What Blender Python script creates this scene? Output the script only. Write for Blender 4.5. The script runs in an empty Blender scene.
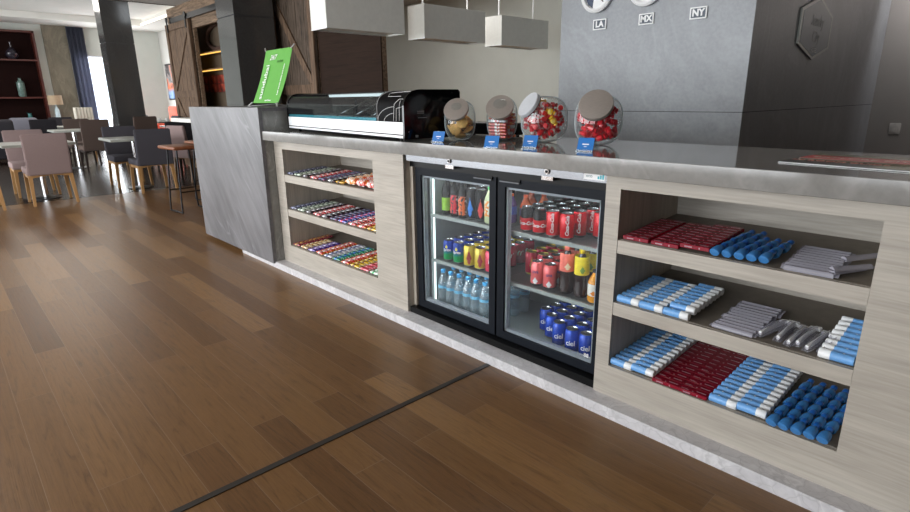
import bpy, bmesh, math, random
from mathutils import Vector, Matrix, Euler
random.seed(7)
SC = bpy.context.scene
COL = SC.collection
PI = math.pi
# ------------------------------------------------------------------ materials
def lin(c):
    return tuple(((v/255)/12.92 if v/255 <= .04045 else ((v/255+.055)/1.055)**2.4) for v in c)
MATS = {}
def nt_new(name):
    m = bpy.data.materials.new(name); m.use_nodes = True
    nt = m.node_tree; nt.nodes.clear()
    out = nt.nodes.new('ShaderNodeOutputMaterial')
    MATS[name] = m
    return m, nt, out
def nd(nt, typ, **kw):
    n = nt.nodes.new(typ)
    for k, v in kw.items():
        if k in n.inputs: n.inputs[k].default_value = v
        else: setattr(n, k, v)
    return n
def coords(nt, scale=(1,1,1), rot=(0,0,0), kind='Object'):
    tc = nd(nt, 'ShaderNodeTexCoord'); src = tc.outputs[kind]
    if any(rot):
        mr = nd(nt, 'ShaderNodeMapping'); mr.inputs['Rotation'].default_value = rot
        nt.links.new(src, mr.inputs['Vector']); src = mr.outputs['Vector']
    mp = nd(nt, 'ShaderNodeMapping'); mp.inputs['Scale'].default_value = scale
    nt.links.new(src, mp.inputs['Vector'])
    return mp.outputs['Vector']
def ramp(nt, fac, stops):
    r = nd(nt, 'ShaderNodeValToRGB')
    e = r.color_ramp.elements
    while len(e) < len(stops): e.new(.5)
    for i, (p, c) in enumerate(stops):
        e[i].position = p; e[i].color = (*c, 1) if len(c) == 3 else c
    nt.links.new(fac, r.inputs['Fac'])
    return r.outputs['Color']
def mix(nt, fac, a, b, mode='MIX'):
    m = nd(nt, 'ShaderNodeMix', data_type='RGBA', blend_type=mode)
    for sock, v in ((m.inputs['Factor'], fac), (m.inputs['A'], a), (m.inputs['B'], b)):
        pass
    fs = [s for s in m.inputs if s.name == 'Factor' and s.type == 'VALUE'][0]
    sa = [s for s in m.inputs if s.name == 'A' and s.type == 'RGBA'][0]
    sb = [s for s in m.inputs if s.name == 'B' and s.type == 'RGBA'][0]
    for sock, v in ((fs, fac), (sa, a), (sb, b)):
        if hasattr(v, 'is_output') or hasattr(v, 'links'): nt.links.new(v, sock)
        elif isinstance(v, (int, float)): sock.default_value = v
        else: sock.default_value = (*v, 1) if len(v) == 3 else v
    return [s for s in m.outputs if s.type == 'RGBA'][0]
def noise(nt, vec, scale, detail=4, rough=.55, dist=0):
    n = nd(nt, 'ShaderNodeTexNoise'); n.inputs['Scale'].default_value = scale
    n.inputs['Detail'].default_value = detail; n.inputs['Roughness'].default_value = rough
    n.inputs['Distortion'].default_value = dist
    nt.links.new(vec, n.inputs['Vector'])
    return n.outputs['Fac']
def bsdf(nt, out, color, rough=.5, metal=0, coat=0, bump=None, bstr=.1, spec=.5, trans=0, alpha=1):
    p = nd(nt, 'ShaderNodeBsdfPrincipled')
    if hasattr(color, 'links'): nt.links.new(color, p.inputs['Base Color'])
    else: p.inputs['Base Color'].default_value = (*color, 1)
    if hasattr(rough, 'links'): nt.links.new(rough, p.inputs['Roughness'])
    else: p.inputs['Roughness'].default_value = rough
    p.inputs['Metallic'].default_value = metal
    p.inputs['Coat Weight'].default_value = coat
    p.inputs['Specular IOR Level'].default_value = spec
    p.inputs['Transmission Weight'].default_value = trans
    p.inputs['Alpha'].default_value = alpha
    if bump is not None:
        b = nd(nt, 'ShaderNodeBump'); b.inputs['Strength'].default_value = bstr; b.inputs['Distance'].default_value = .01
        nt.links.new(bump, b.inputs['Height']); nt.links.new(b.outputs['Normal'], p.inputs['Normal'])
    nt.links.new(p.outputs['BSDF'], out.inputs['Surface'])
    return p
def mat(name, rgb, rough=.5, metal=0, var=.12, scale=25, stretch=(1,1,1), coat=0, bump=0, spec=.5):
    if name in MATS: return MATS[name]
    m, nt, out = nt_new(name)
    c = lin(rgb); v = coords(nt, stretch)
    n = noise(nt, v, scale)
    col = ramp(nt, n, [(.3, tuple(x*(1-var) for x in c)), (.7, tuple(min(1, x*(1+var)) for x in c))])
    bsdf(nt, out, col, rough, metal, coat, n if bump else None, bump, spec)
    return m
def emit(name, rgb, strength):
    m, nt, out = nt_new(name)
    e = nd(nt, 'ShaderNodeEmission'); e.inputs['Color'].default_value = (*lin(rgb), 1); e.inputs['Strength'].default_value = strength
    nt.links.new(e.outputs[0], out.inputs['Surface'])
    return m
def glass(name, tint=(235,240,240), refl=1.0, rough=0.0, ior=1.5, haze=0.0, haze_rgb=(200,200,210), edge=0):
    m, nt, out = nt_new(name)
    t = nd(nt, 'ShaderNodeBsdfTransparent'); t.inputs['Color'].default_value = (*lin(tint), 1)
    g = nd(nt, 'ShaderNodeBsdfGlossy'); g.inputs['Roughness'].default_value = rough
    f = nd(nt, 'ShaderNodeLayerWeight'); f.inputs['Blend'].default_value = .5
    pw = nd(nt, 'ShaderNodeMath', operation='POWER'); pw.inputs[1].default_value = 4.0; nt.links.new(f.outputs['Facing'], pw.inputs[0])
    mu = nd(nt, 'ShaderNodeMath', operation='MULTIPLY_ADD'); mu.use_clamp = True; mu.inputs[1].default_value = .8*min(1, refl); mu.inputs[2].default_value = .035*refl
    nt.links.new(pw.outputs[0], mu.inputs[0])
    ms = nd(nt, 'ShaderNodeMixShader')
    nt.links.new(mu.outputs[0], ms.inputs[0]); nt.links.new(t.outputs[0], ms.inputs[1]); nt.links.new(g.outputs[0], ms.inputs[2])
    last = ms
    if haze:
        d = nd(nt, 'ShaderNodeBsdfDiffuse'); d.inputs['Color'].default_value = (*lin(haze_rgb), 1)
        m2 = nd(nt, 'ShaderNodeMixShader'); m2.inputs[0].default_value = haze
        nt.links.new(ms.outputs[0], m2.inputs[1]); nt.links.new(d.outputs[0], m2.inputs[2]); last = m2
    if edge:   # rim highlights painted as pale diffuse colour where the glass turns edge-on
        d = nd(nt, 'ShaderNodeBsdfDiffuse'); d.inputs['Color'].default_value = (*lin((206,222,226)), 1)
        p3 = nd(nt, 'ShaderNodeMath', operation='POWER'); p3.inputs[1].default_value = 3.0; nt.links.new(f.outputs['Facing'], p3.inputs[0])
        m3 = nd(nt, 'ShaderNodeMath', operation='MULTIPLY'); m3.inputs[1].default_value = edge; nt.links.new(p3.outputs[0], m3.inputs[0])
        m4 = nd(nt, 'ShaderNodeMixShader'); nt.links.new(m3.outputs[0], m4.inputs[0]); nt.links.new(last.outputs[0], m4.inputs[1]); nt.links.new(d.outputs[0], m4.inputs[2]); last = m4
    nt.links.new(last.outputs[0], out.inputs['Surface'])
    return m
# --- floor planks
def floor_mat():
    m, nt, out = nt_new('oak_planks')
    v = coords(nt)
    b = nd(nt, 'ShaderNodeTexBrick'); nt.links.new(v, b.inputs['Vector'])
    b.offset = .37; b.offset_frequency = 2
    b.inputs['Color1'].default_value = (0,0,0,1); b.inputs['Color2'].default_value = (1,1,1,1); b.inputs['Mortar'].default_value = (.5,.5,.5,1)
    b.inputs['Scale'].default_value = 1; b.inputs['Mortar Size'].default_value = .0011; b.inputs['Mortar Smooth'].default_value = .1
    b.inputs['Brick Width'].default_value = 1.45; b.inputs['Row Height'].default_value = .134
    base = ramp(nt, b.outputs['Color'], [(0, lin((97,67,38))), (.30, lin((109,78,46))), (.7, lin((118,86,52))), (1, lin((138,104,66)))])
    # grain offset per plank
    comb = nd(nt, 'ShaderNodeVectorMath', operation='ADD')
    sc = nd(nt, 'ShaderNodeVectorMath', operation='SCALE'); sc.inputs['Scale'].default_value = 7.3
    nt.links.new(b.outputs['Color'], sc.inputs[0]); nt.links.new(v, comb.inputs[0]); nt.links.new(sc.outputs[0], comb.inputs[1])
    mp = nd(nt, 'ShaderNodeMapping'); mp.inputs['Scale'].default_value = (.9, 9, 1); nt.links.new(comb.outputs[0], mp.inputs['Vector'])
    g1 = noise(nt, mp.outputs['Vector'], 2.4, 9, .68, 2.6)
    mp2 = nd(nt, 'ShaderNodeMapping'); mp2.inputs['Scale'].default_value = (1.6, 110, 1); nt.links.new(comb.outputs[0], mp2.inputs['Vector'])
    g2 = noise(nt, mp2.outputs['Vector'], 1.5, 3, .5, .3)
    c1 = mix(nt, 1.0, base, ramp(nt, g1, [(.32, (.60,.57,.52)), (.46, (.94,.93,.92)), (.55, (1.04,1.03,1.02)), (.62, (.90,.88,.86)), (.75, (1.16,1.15,1.12))]), 'MULTIPLY')
    c2 = mix(nt, .55, c1, ramp(nt, g2, [(.35, (.80,.78,.76)), (.6, (1.05,1.05,1.05))]), 'MULTIPLY')
    c3 = mix(nt, b.outputs['Fac'], c2, lin((128,104,82)))
    rr = nd(nt, 'ShaderNodeMapRange'); rr.inputs['To Min'].default_value = .24; rr.inputs['To Max'].default_value = .42
    nt.links.new(g1, rr.inputs['Value'])
    bsdf(nt, out, c3, rr.outputs[0], bump=g2, bstr=.06, spec=.42)
    return m
def laminate(name, rgb, axis=0, var=.11, rough=.48, spec=.35):
    m, nt, out = nt_new(name)
    st = [22, 22, 22]; st[axis] = 1.3
    v = coords(nt, st); n = noise(nt, v, 1.6, 6, .6, .7)
    st2 = [60, 60, 60]; st2[axis] = 2.5
    n2 = noise(nt, coords(nt, st2), 2.0, 3, .5)
    v3 = coords(nt, [5 if i != axis else 1.1 for i in range(3)]); n3 = noise(nt, v3, 1.7, 2)
    c = lin(rgb)
    col = ramp(nt, n, [(.28, tuple(x*(1-1.6*var) for x in c)), (.5, c), (.75, tuple(x*(1+.6*var) for x in c))])
    col = mix(nt, .6, col, ramp(nt, n2, [(.35, (.82,.81,.80)), (.65, (1.06,1.06,1.06))]), 'MULTIPLY')
    col = mix(nt, .7, col, ramp(nt, n3, [(.3, (.86,.85,.84)), (.7, (1.06,1.06,1.06))]), 'MULTIPLY')
    bsdf(nt, out, col, rough, bump=n2, bstr=.03, spec=spec)
    return m
def marble(name, rgb, rough=.3, rot=(0,.7,.3), var=.22, vein=.35, vscale=2.2, crack=0, spec=.5, cloud=1.0):
    m, nt, out = nt_new(name)
    c = lin(rgb)
    v = coords(nt, (2.2*cloud, 2.2*cloud, .8*cloud), rot)
    n = noise(nt, v, 1.6, 8, .62, .5)
    col = ramp(nt, n, [(.28, tuple(x*(1-var) for x in c)), (.5, c), (.74, tuple(x*(1+var) for x in c))])
    nf = noise(nt, coords(nt), 38, 5, .6)
    col = mix(nt, .5, col, ramp(nt, nf, [(.35, (.84,.84,.84)), (.65, (1.1,1.1,1.1))]), 'MULTIPLY')
    # soft light veins
    nv = noise(nt, coords(nt, (1,1,.5), rot), vscale, 5, .55, 1.2)
    vein_m = ramp(nt, nv, [(.47, (0,0,0)), (.5, (vein,)*3), (.53, (0,0,0))])
    col = mix(nt, vein_m, col, tuple(min(1, x*1.9+.05) for x in c))
    if crack:
        vo = nd(nt, 'ShaderNodeTexVoronoi', feature='DISTANCE_TO_EDGE'); vo.inputs['Scale'].default_value = 14
        wv = nd(nt, 'ShaderNodeVectorMath', operation='ADD')
        nn = nd(nt, 'ShaderNodeTexNoise'); nn.inputs['Scale'].default_value = 9
        vv = coords(nt, (1,1,1.2)); nt.links.new(vv, nn.inputs['Vector'])
        s = nd(nt, 'ShaderNodeVectorMath', operation='SCALE'); s.inputs['Scale'].default_value = .16
        nt.links.new(nn.outputs['Color'], s.inputs[0]); nt.links.new(vv, wv.inputs[0]); nt.links.new(s.outputs[0], wv.inputs[1])
        nt.links.new(wv.outputs[0], vo.inputs['Vector'])
        ck = ramp(nt, vo.outputs['Distance'], [(0, (crack,)*3), (.05, (0,0,0))])
        col = mix(nt, ck, col, tuple(x*.45 for x in c))
    bsdf(nt, out, col, rough, spec=spec)
    return m
def streaked(name, rgb):
    m, nt, out = nt_new(name); c = lin(rgb)
    rot = (0, math.radians(38), 0)
    n1 = noise(nt, coords(nt, (9,9,1.3), rot), 1.5, 7, .65, .4)
    n2 = noise(nt, coords(nt, (1.2,1.2,.9)), 1.6, 4, .5)
    col = ramp(nt, n1, [(.30, tuple(x*.66 for x in c)), (.5, c), (.70, tuple(x*1.34 for x in c))])
    col = mix(nt, .8, col, ramp(nt, n2, [(.3, (.82,.82,.82)), (.7, (1.14,1.14,1.14))]), 'MULTIPLY')
    nv = noise(nt, coords(nt, (1.6,1.6,.22), (0, math.radians(48), 0)), 1.7, 3, .5, .3)
    col = mix(nt, ramp(nt, nv, [(.492, (0,0,0)), (.5, (.5,.5,.5)), (.508, (0,0,0))]), col, tuple(min(1, x*1.9) for x in c))
    bsdf(nt, out, col, .32)
    return m
def rustic(name, rgb, axis=2, contrast=1.0):
    m, nt, out = nt_new(name)
    st = [14, 14, 14]; st[axis] = 1.2
    n = noise(nt, coords(nt, st), 2.4, 9, .72, 1.0)
    c = lin(rgb)
    col = ramp(nt, n, [(.36, tuple(x*.35*contrast for x in c)), (.5, c), (.62, tuple(x*1.5 for x in c)), (.72, tuple(min(1, x*2.2) for x in c))])
    bsdf(nt, out, col, .7, bump=n, bstr=.3, spec=.25)
    return m
def wrapper(name, c1, c2, c3, k=1.0):
    """printed foil: field, centre band and scattered blocks"""
    if name in MATS: return MATS[name]
    m, nt, out = nt_new(name)
    tc = nd(nt, 'ShaderNodeTexCoord'); sep = nd(nt, 'ShaderNodeSeparateXYZ'); nt.links.new(tc.outputs['Object'], sep.inputs[0])
    ab = nd(nt, 'ShaderNodeMath', operation='ABSOLUTE'); nt.links.new(sep.outputs['X'], ab.inputs[0])
    band = ramp(nt, ab.outputs[0], [(0, (1,1,1)), (.022*k, (1,1,1)), (.024*k, (0,0,0))])
    n = noise(nt, coords(nt, (60, 160, 60)), 1.0, 1, .5)
    msk = ramp(nt, n, [(.50, (0,0,0)), (.53, (1,1,1))])
    inner = mix(nt, msk, lin(c2), lin(c1))
    n2 = noise(nt, coords(nt, (90, 90, 90)), 1.0, 1, .5)
    m2 = ramp(nt, n2, [(.56, (0,0,0)), (.58, (1,1,1))])
    outer = mix(nt, m2, lin(c1), lin(c3))
    col = mix(nt, band, outer, inner)
    bsdf(nt, out, col, .28, spec=.6)
    return m
M_floor = floor_mat()
M_lam = laminate('greige_laminate', (176,169,159), 0)
M_lamv = laminate('greige_laminate_upright_brightened', (194,185,172), 2)  # same laminate with upright grain, colour lightened to offset shade inside the cabinets
M_slab = marble('grey_stone_slab', (136,136,133), .22, (0,.9,.5), .18, .25, 3.0)
M_top = marble('grey_stone_worktop', (132,130,127), .07, (0,.9,.5), .16, .12, 2.0, spec=.6, cloud=1.6)
M_panel = streaked('grey_stone_panel', (106,105,108))
M_plinth = marble('pale_crackle_stone', (198,196,199), .35, (0,.4,.2), .10, .2, 3.5, crack=.30)
M_wall_stone = marble('grey_stone_cladding', (146,149,154), .38, (0,.5,.4), .14, .10, 1.1, cloud=.5)
M_col = marble('dark_stone_cladding', (62,62,62), .14, (0,.5,.4), .14, .06, 1.1, cloud=.5, spec=.95)
M_pil = marble('brown_stone', (120,112,96), .45, (0,.3,.2), .3, .2, 1.2)
M_wallpaint = mat('warm_grey_paint', (206,209,202), .85, var=.03, scale=3)
M_walllight = mat('pale_paint', (205,203,198), .85, var=.03, scale=3)
M_ceil = mat('white_ceiling_paint', (228,226,220), .9, var=.02, scale=3)
M_ceil2 = mat('taupe_ceiling_paint', (196,190,182), .9, var=.03, scale=3)
M_veneer = laminate('dark_veneer', (46,33,26), 0, .2, .65, .08)
M_barn = rustic('barn_wood', (104,84,68))
M_barn2 = rustic('weathered_barn_wood', (84,72,62), 2, .6)
M_fascia = rustic('fascia_wood', (118,98,80), 0)
M_blackmetal = mat('black_steel', (24,25,28), .4, .6, .1)
M_black = mat('black_plastic', (9,9,10), .35, 0, .1, spec=.15)
M_gloss = mat('gloss_black', (6,6,8), .10, 0, .1, spec=.3)
M_navy = mat('fridge_frame_black', (18,22,29), .5, 0, .08, spec=.12)
M_steel = mat('brushed_steel', (128,130,134), .22, 1, .01, 3)
M_chrome = mat('chrome', (215,215,218), .12, 1, .03)
M_white = mat('white_plastic', (238,238,238), .4, 0, .02)
M_lidm = mat('brushed_lid_metal', (186,178,172), .42, .75, .06, 60, (1,8,1))
M_fin = mat('fridge_liner', (140,148,150), .5, 0, .03)
M_rail = mat('shelf_rail_plastic', (158,166,162), .4, 0, .25, 90, (3,1,1))
M_shelfdark = mat('shelf_mat_brown', (116,108,98), .6, 0, .1)
G_fridge = glass('fridge_door_glass', (246,248,249), .32, .0, 1.5, .012)
G_jar = glass('jar_glass', (244,248,248), 1.6, .0, 1.5, .02, edge=.75)
G_clear = glass('clear_acrylic', (240,245,246), 1.0, .0, 1.45, .03)
G_case = glass('display_case_glass', (232,238,238), .4, .0, 1.5, .01)
G_bag = glass('clear_wrapper', (232,232,238), 2.5, .15, 1.5, .22, (225,225,235))
G_comb = glass('frosted_wrapper', (205,203,212), 1.6, .2, 1.5, .50, (196,194,206))
G_water = glass('water_bottle_plastic', (228,240,244), 2.4, .05, 1.4, .22, (225,240,245))
# ------------------------------------------------------------------ mesh helpers
class MB:
    def __init__(s): s.bm = bmesh.new(); s.mi = 0
    def _tag(s, faces):
        for f in faces: f.material_index = s.mi
    def box(s, a, b, bev=0, seg=2):
        n0 = set(s.bm.faces) if not bev else None
        x0,y0,z0 = a; x1,y1,z1 = b
        sub = bmesh.new() if bev else s.bm
        vs = [sub.verts.new(p) for p in ((x0,y0,z0),(x1,y0,z0),(x1,y1,z0),(x0,y1,z0),(x0,y0,z1),(x1,y0,z1),(x1,y1,z1),(x0,y1,z1))]
        fs = [sub.faces.new([vs[i] for i in q]) for q in ((3,2,1,0),(4,5,6,7),(0,1,5,4),(1,2,6,5),(2,3,7,6),(3,0,4,7))]
        if bev:
            bmesh.ops.bevel(sub, geom=list(sub.edges), offset=bev, segments=seg, affect='EDGES', profile=.5)
            s.join(sub, smooth=True)
        else: s._tag(fs)
        return s
    def join(s, sub, mtx=None, smooth=False, keep_mi=False):
        mp = {}
        for v in sub.verts: mp[v] = s.bm.verts.new(mtx @ v.co if mtx else v.co)
        for f in sub.faces:
            try: nf = s.bm.faces.new([mp[v] for v in f.verts])
            except ValueError: continue
            nf.material_index = f.material_index if keep_mi else s.mi; nf.smooth = smooth or f.smooth
        sub.free() if isinstance(sub, bmesh.types.BMesh) else None
        return s
    def lathe(s, prof, n=24, c=(0,0,0), mtx=None, caps=True, mis=None):
        """prof: [(r,z)] bottom to top; mis: material index per ring step"""
        T = (mtx or Matrix.Identity(4))
        rings = []
        for r, z in prof:
            if r < 1e-6: rings.append([s.bm.verts.new(T @ Vector((c[0], c[1], c[2]+z)))])
            else: rings.append([s.bm.verts.new(T @ Vector((c[0]+r*math.cos(2*PI*i/n), c[1]+r*math.sin(2*PI*i/n), c[2]+z))) for i in range(n)])
        for k in range(len(rings)-1):
            a, b = rings[k], rings[k+1]
            mi = mis[k] if mis else s.mi
            for i in range(n):
                j = (i+1) % n
                if len(a) == 1 and len(b) == 1: continue
                if len(a) == 1: f = s.bm.faces.new((a[0], b[j], b[i]))
                elif len(b) == 1: f = s.bm.faces.new((a[i], a[j], b[0]))
                else: f = s.bm.faces.new((a[i], a[j], b[j], b[i]))
                f.smooth = True; f.material_index = mi
        if caps:
            if len(rings[0]) > 1: f = s.bm.faces.new(rings[0][::-1]); f.material_index = mis[0] if mis else s.mi
            if len(rings[-1]) > 1: f = s.bm.faces.new(rings[-1]); f.material_index = mis[-1] if mis else s.mi
        return s
    def tube(s, pts, r, n=8, closed=False):
        pts = [Vector(p) for p in pts]; N = len(pts); rings = []
        rr = r if isinstance(r, (list, tuple)) else [r]*N
        up = Vector((0,0,1)); prev = None
        for i, p in enumerate(pts):
            if closed: d = pts[(i+1) % N]-pts[i-1]
            else: d = (pts[min(i+1, N-1)]-pts[max(i-1, 0)])
            d.normalize()
            if prev is None:
                a = d.cross(up) if abs(d.z) < .95 else d.cross(Vector((1,0,0)))
            else: a = prev - d*prev.dot(d)
            a.normalize(); prev = a; b = d.cross(a)
            rings.append([s.bm.verts.new(p + (a*math.cos(2*PI*k/n)+b*math.sin(2*PI*k/n))*rr[i]) for k in range(n)])
        for i in range(N if closed else N-1):
            a, b = rings[i], rings[(i+1) % N]
            for k in range(n):
                f = s.bm.faces.new((a[k], a[(k+1) % n], b[(k+1) % n], b[k])); f.smooth = True; f.material_index = s.mi
        if not closed:
            f = s.bm.faces.new(rings[0][::-1]); f.material_index = s.mi
            f = s.bm.faces.new(rings[-1]); f.material_index = s.mi
        return s
    def prism(s, poly, axis, a, b, smooth=False):
        """extrude closed 2D polygon along axis ('x','y','z') from a to b"""
        def P(u, v, w):
            return {'x': (w,u,v), 'y': (u,w,v), 'z': (u,v,w)}[axis]
        A = [s.bm.verts.new(P(u,v,a)) for u, v in poly]; B = [s.bm.verts.new(P(u,v,b)) for u, v in poly]
        n = len(poly); fs = []
        for i in range(n):
            f = s.bm.faces.new((A[i], A[(i+1) % n], B[(i+1) % n], B[i])); f.smooth = smooth; fs.append(f)
        fs.append(s.bm.faces.new(A[::-1])); fs.append(s.bm.faces.new(B)); s._tag(fs)
        return s
    def quad(s, *p):
        f = s.bm.faces.new([s.bm.verts.new(q) for q in p]); f.material_index = s.mi
        return s
    def sheet(s, pts, axis, a, b, th):
        """thin curved sheet: open 2D polyline thickened by th, extruded along axis"""
        n = len(pts); off = []
        for i in range(n):
            p0 = Vector(pts[max(i-1,0)]); p1 = Vector(pts[min(i+1,n-1)]); d = (p1-p0).normalized()
            off.append((pts[i][0]-d.y*th, pts[i][1]+d.x*th))
        return s.prism(list(pts)+off[::-1], axis, a, b, True)
    def fin(s):
        bmesh.ops.recalc_face_normals(s.bm, faces=list(s.bm.faces))
        return s
    def mesh(s, name):
        s.fin(); me = bpy.data.meshes.new(name); s.bm.to_mesh(me); s.bm.free()
        me.set_sharp_from_angle(angle=math.radians(38))
        return me
def obj(name, mb, mats, parent=None, loc=(0,0,0), rot=(0,0,0)):
    me = mb.mesh(name) if isinstance(mb, MB) else mb
    o = bpy.data.objects.new(name, me)
    if isinstance(mb, MB) or not me.materials:
        for m in (mats if isinstance(mats, (list, tuple)) else [mats]): me.materials.append(m)
    COL.objects.link(o); o.location = loc; o.rotation_euler = rot
    if parent: o.parent = parent
    return o
def tag(o, label=None, cat=None, group=None, kind=None):
    if label: o['label'] = label
    if cat: o['category'] = cat
    if group: o['group'] = group
    if kind: o['kind'] = kind
    return o
def empty(name, loc=(0,0,0), rot=(0,0,0), label=None, cat=None, group=None):
    o = bpy.data.objects.new(name, None); o.empty_display_size = .05
    COL.objects.link(o); o.location = loc; o.rotation_euler = rot
    return tag(o, label, cat, group)
def struct(name, mb, m, label=None): return tag(obj(name, mb, m), label, None, None, 'structure')
def copy_tree(o, parent=None):
    c = o.copy(); COL.objects.link(c)
    if parent: c.parent = parent
    for ch in o.children: copy_tree(ch, c)
    return c
class Kind:
    """first call hands out the prototype itself, later calls give copies"""
    def __init__(s, make, group=None): s.make = make; s.p = None; s.group = group
    def put(s, loc, rot=(0,0,0), label=None, group=None, scale=None):
        if s.p is None: s.p = s.make(); o = s.p
        else: o = copy_tree(s.p)
        o.location = loc; o.rotation_euler = rot
        if scale: o.scale = scale
        if label: o['label'] = label
        g = group or s.group
        if g: o['group'] = g
        return o
ORD = ['first','second','third','fourth','fifth','sixth','seventh','eighth','ninth','tenth','eleventh','twelfth','thirteenth','fourteenth']
def text_mesh(body, size, extrude=.0006, shear=0, space=1.0, cyl=None, vertical=False, bold=0):
    """lettering centred on the origin, lying in XZ facing -Y; cyl=radius wraps it on a can"""
    cu = bpy.data.curves.new('txt', 'FONT'); cu.body = body; cu.size = size; cu.extrude = extrude
    cu.align_x = 'CENTER'; cu.align_y = 'CENTER'; cu.shear = shear; cu.space_character = space; cu.offset = bold
    cu.resolution_u = 2
    to = bpy.data.objects.new('txt', cu); COL.objects.link(to)
    dg = bpy.context.evaluated_depsgraph_get(); dg.update()
    me = bpy.data.meshes.new_from_object(to.evaluated_get(dg))
    bpy.data.objects.remove(to); bpy.data.curves.remove(cu)
    for v in me.vertices:
        x, y, z = v.co
        if vertical: x, y = -y, x
        if cyl:
            a = x/cyl; r = cyl + z
            v.co = (r*math.sin(a), -r*math.cos(a), y)
        else: v.co = (x, -z, y)
    me.materials.clear()
    return me
# ------------------------------------------------------------------ camera
def set_camera():
    cam = bpy.data.cameras.new('camera'); co = bpy.data.objects.new('camera', cam); COL.objects.link(co)
    yaw, pit, rol = -.8191, .2781, -.011
    f = Vector((math.sin(yaw)*math.cos(pit), math.cos(yaw)*math.cos(pit), -math.sin(pit)))
    r = f.cross(Vector((0,0,1))).normalized(); u = r.cross(f)
    r2 = r*math.cos(rol)+u*math.sin(rol); u2 = -r*math.sin(rol)+u*math.cos(rol)
    co.matrix_world = Matrix(((r2.x,u2.x,-f.x,0),(r2.y,u2.y,-f.y,-1.7989),(r2.z,u2.z,-f.z,1.2634),(0,0,0,1)))
    cam.sensor_width = 36; cam.sensor_fit = 'HORIZONTAL'; cam.lens = 551/910*36; cam.clip_start = .02; cam.clip_end = 200
    SC.camera = co
set_camera()
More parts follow.
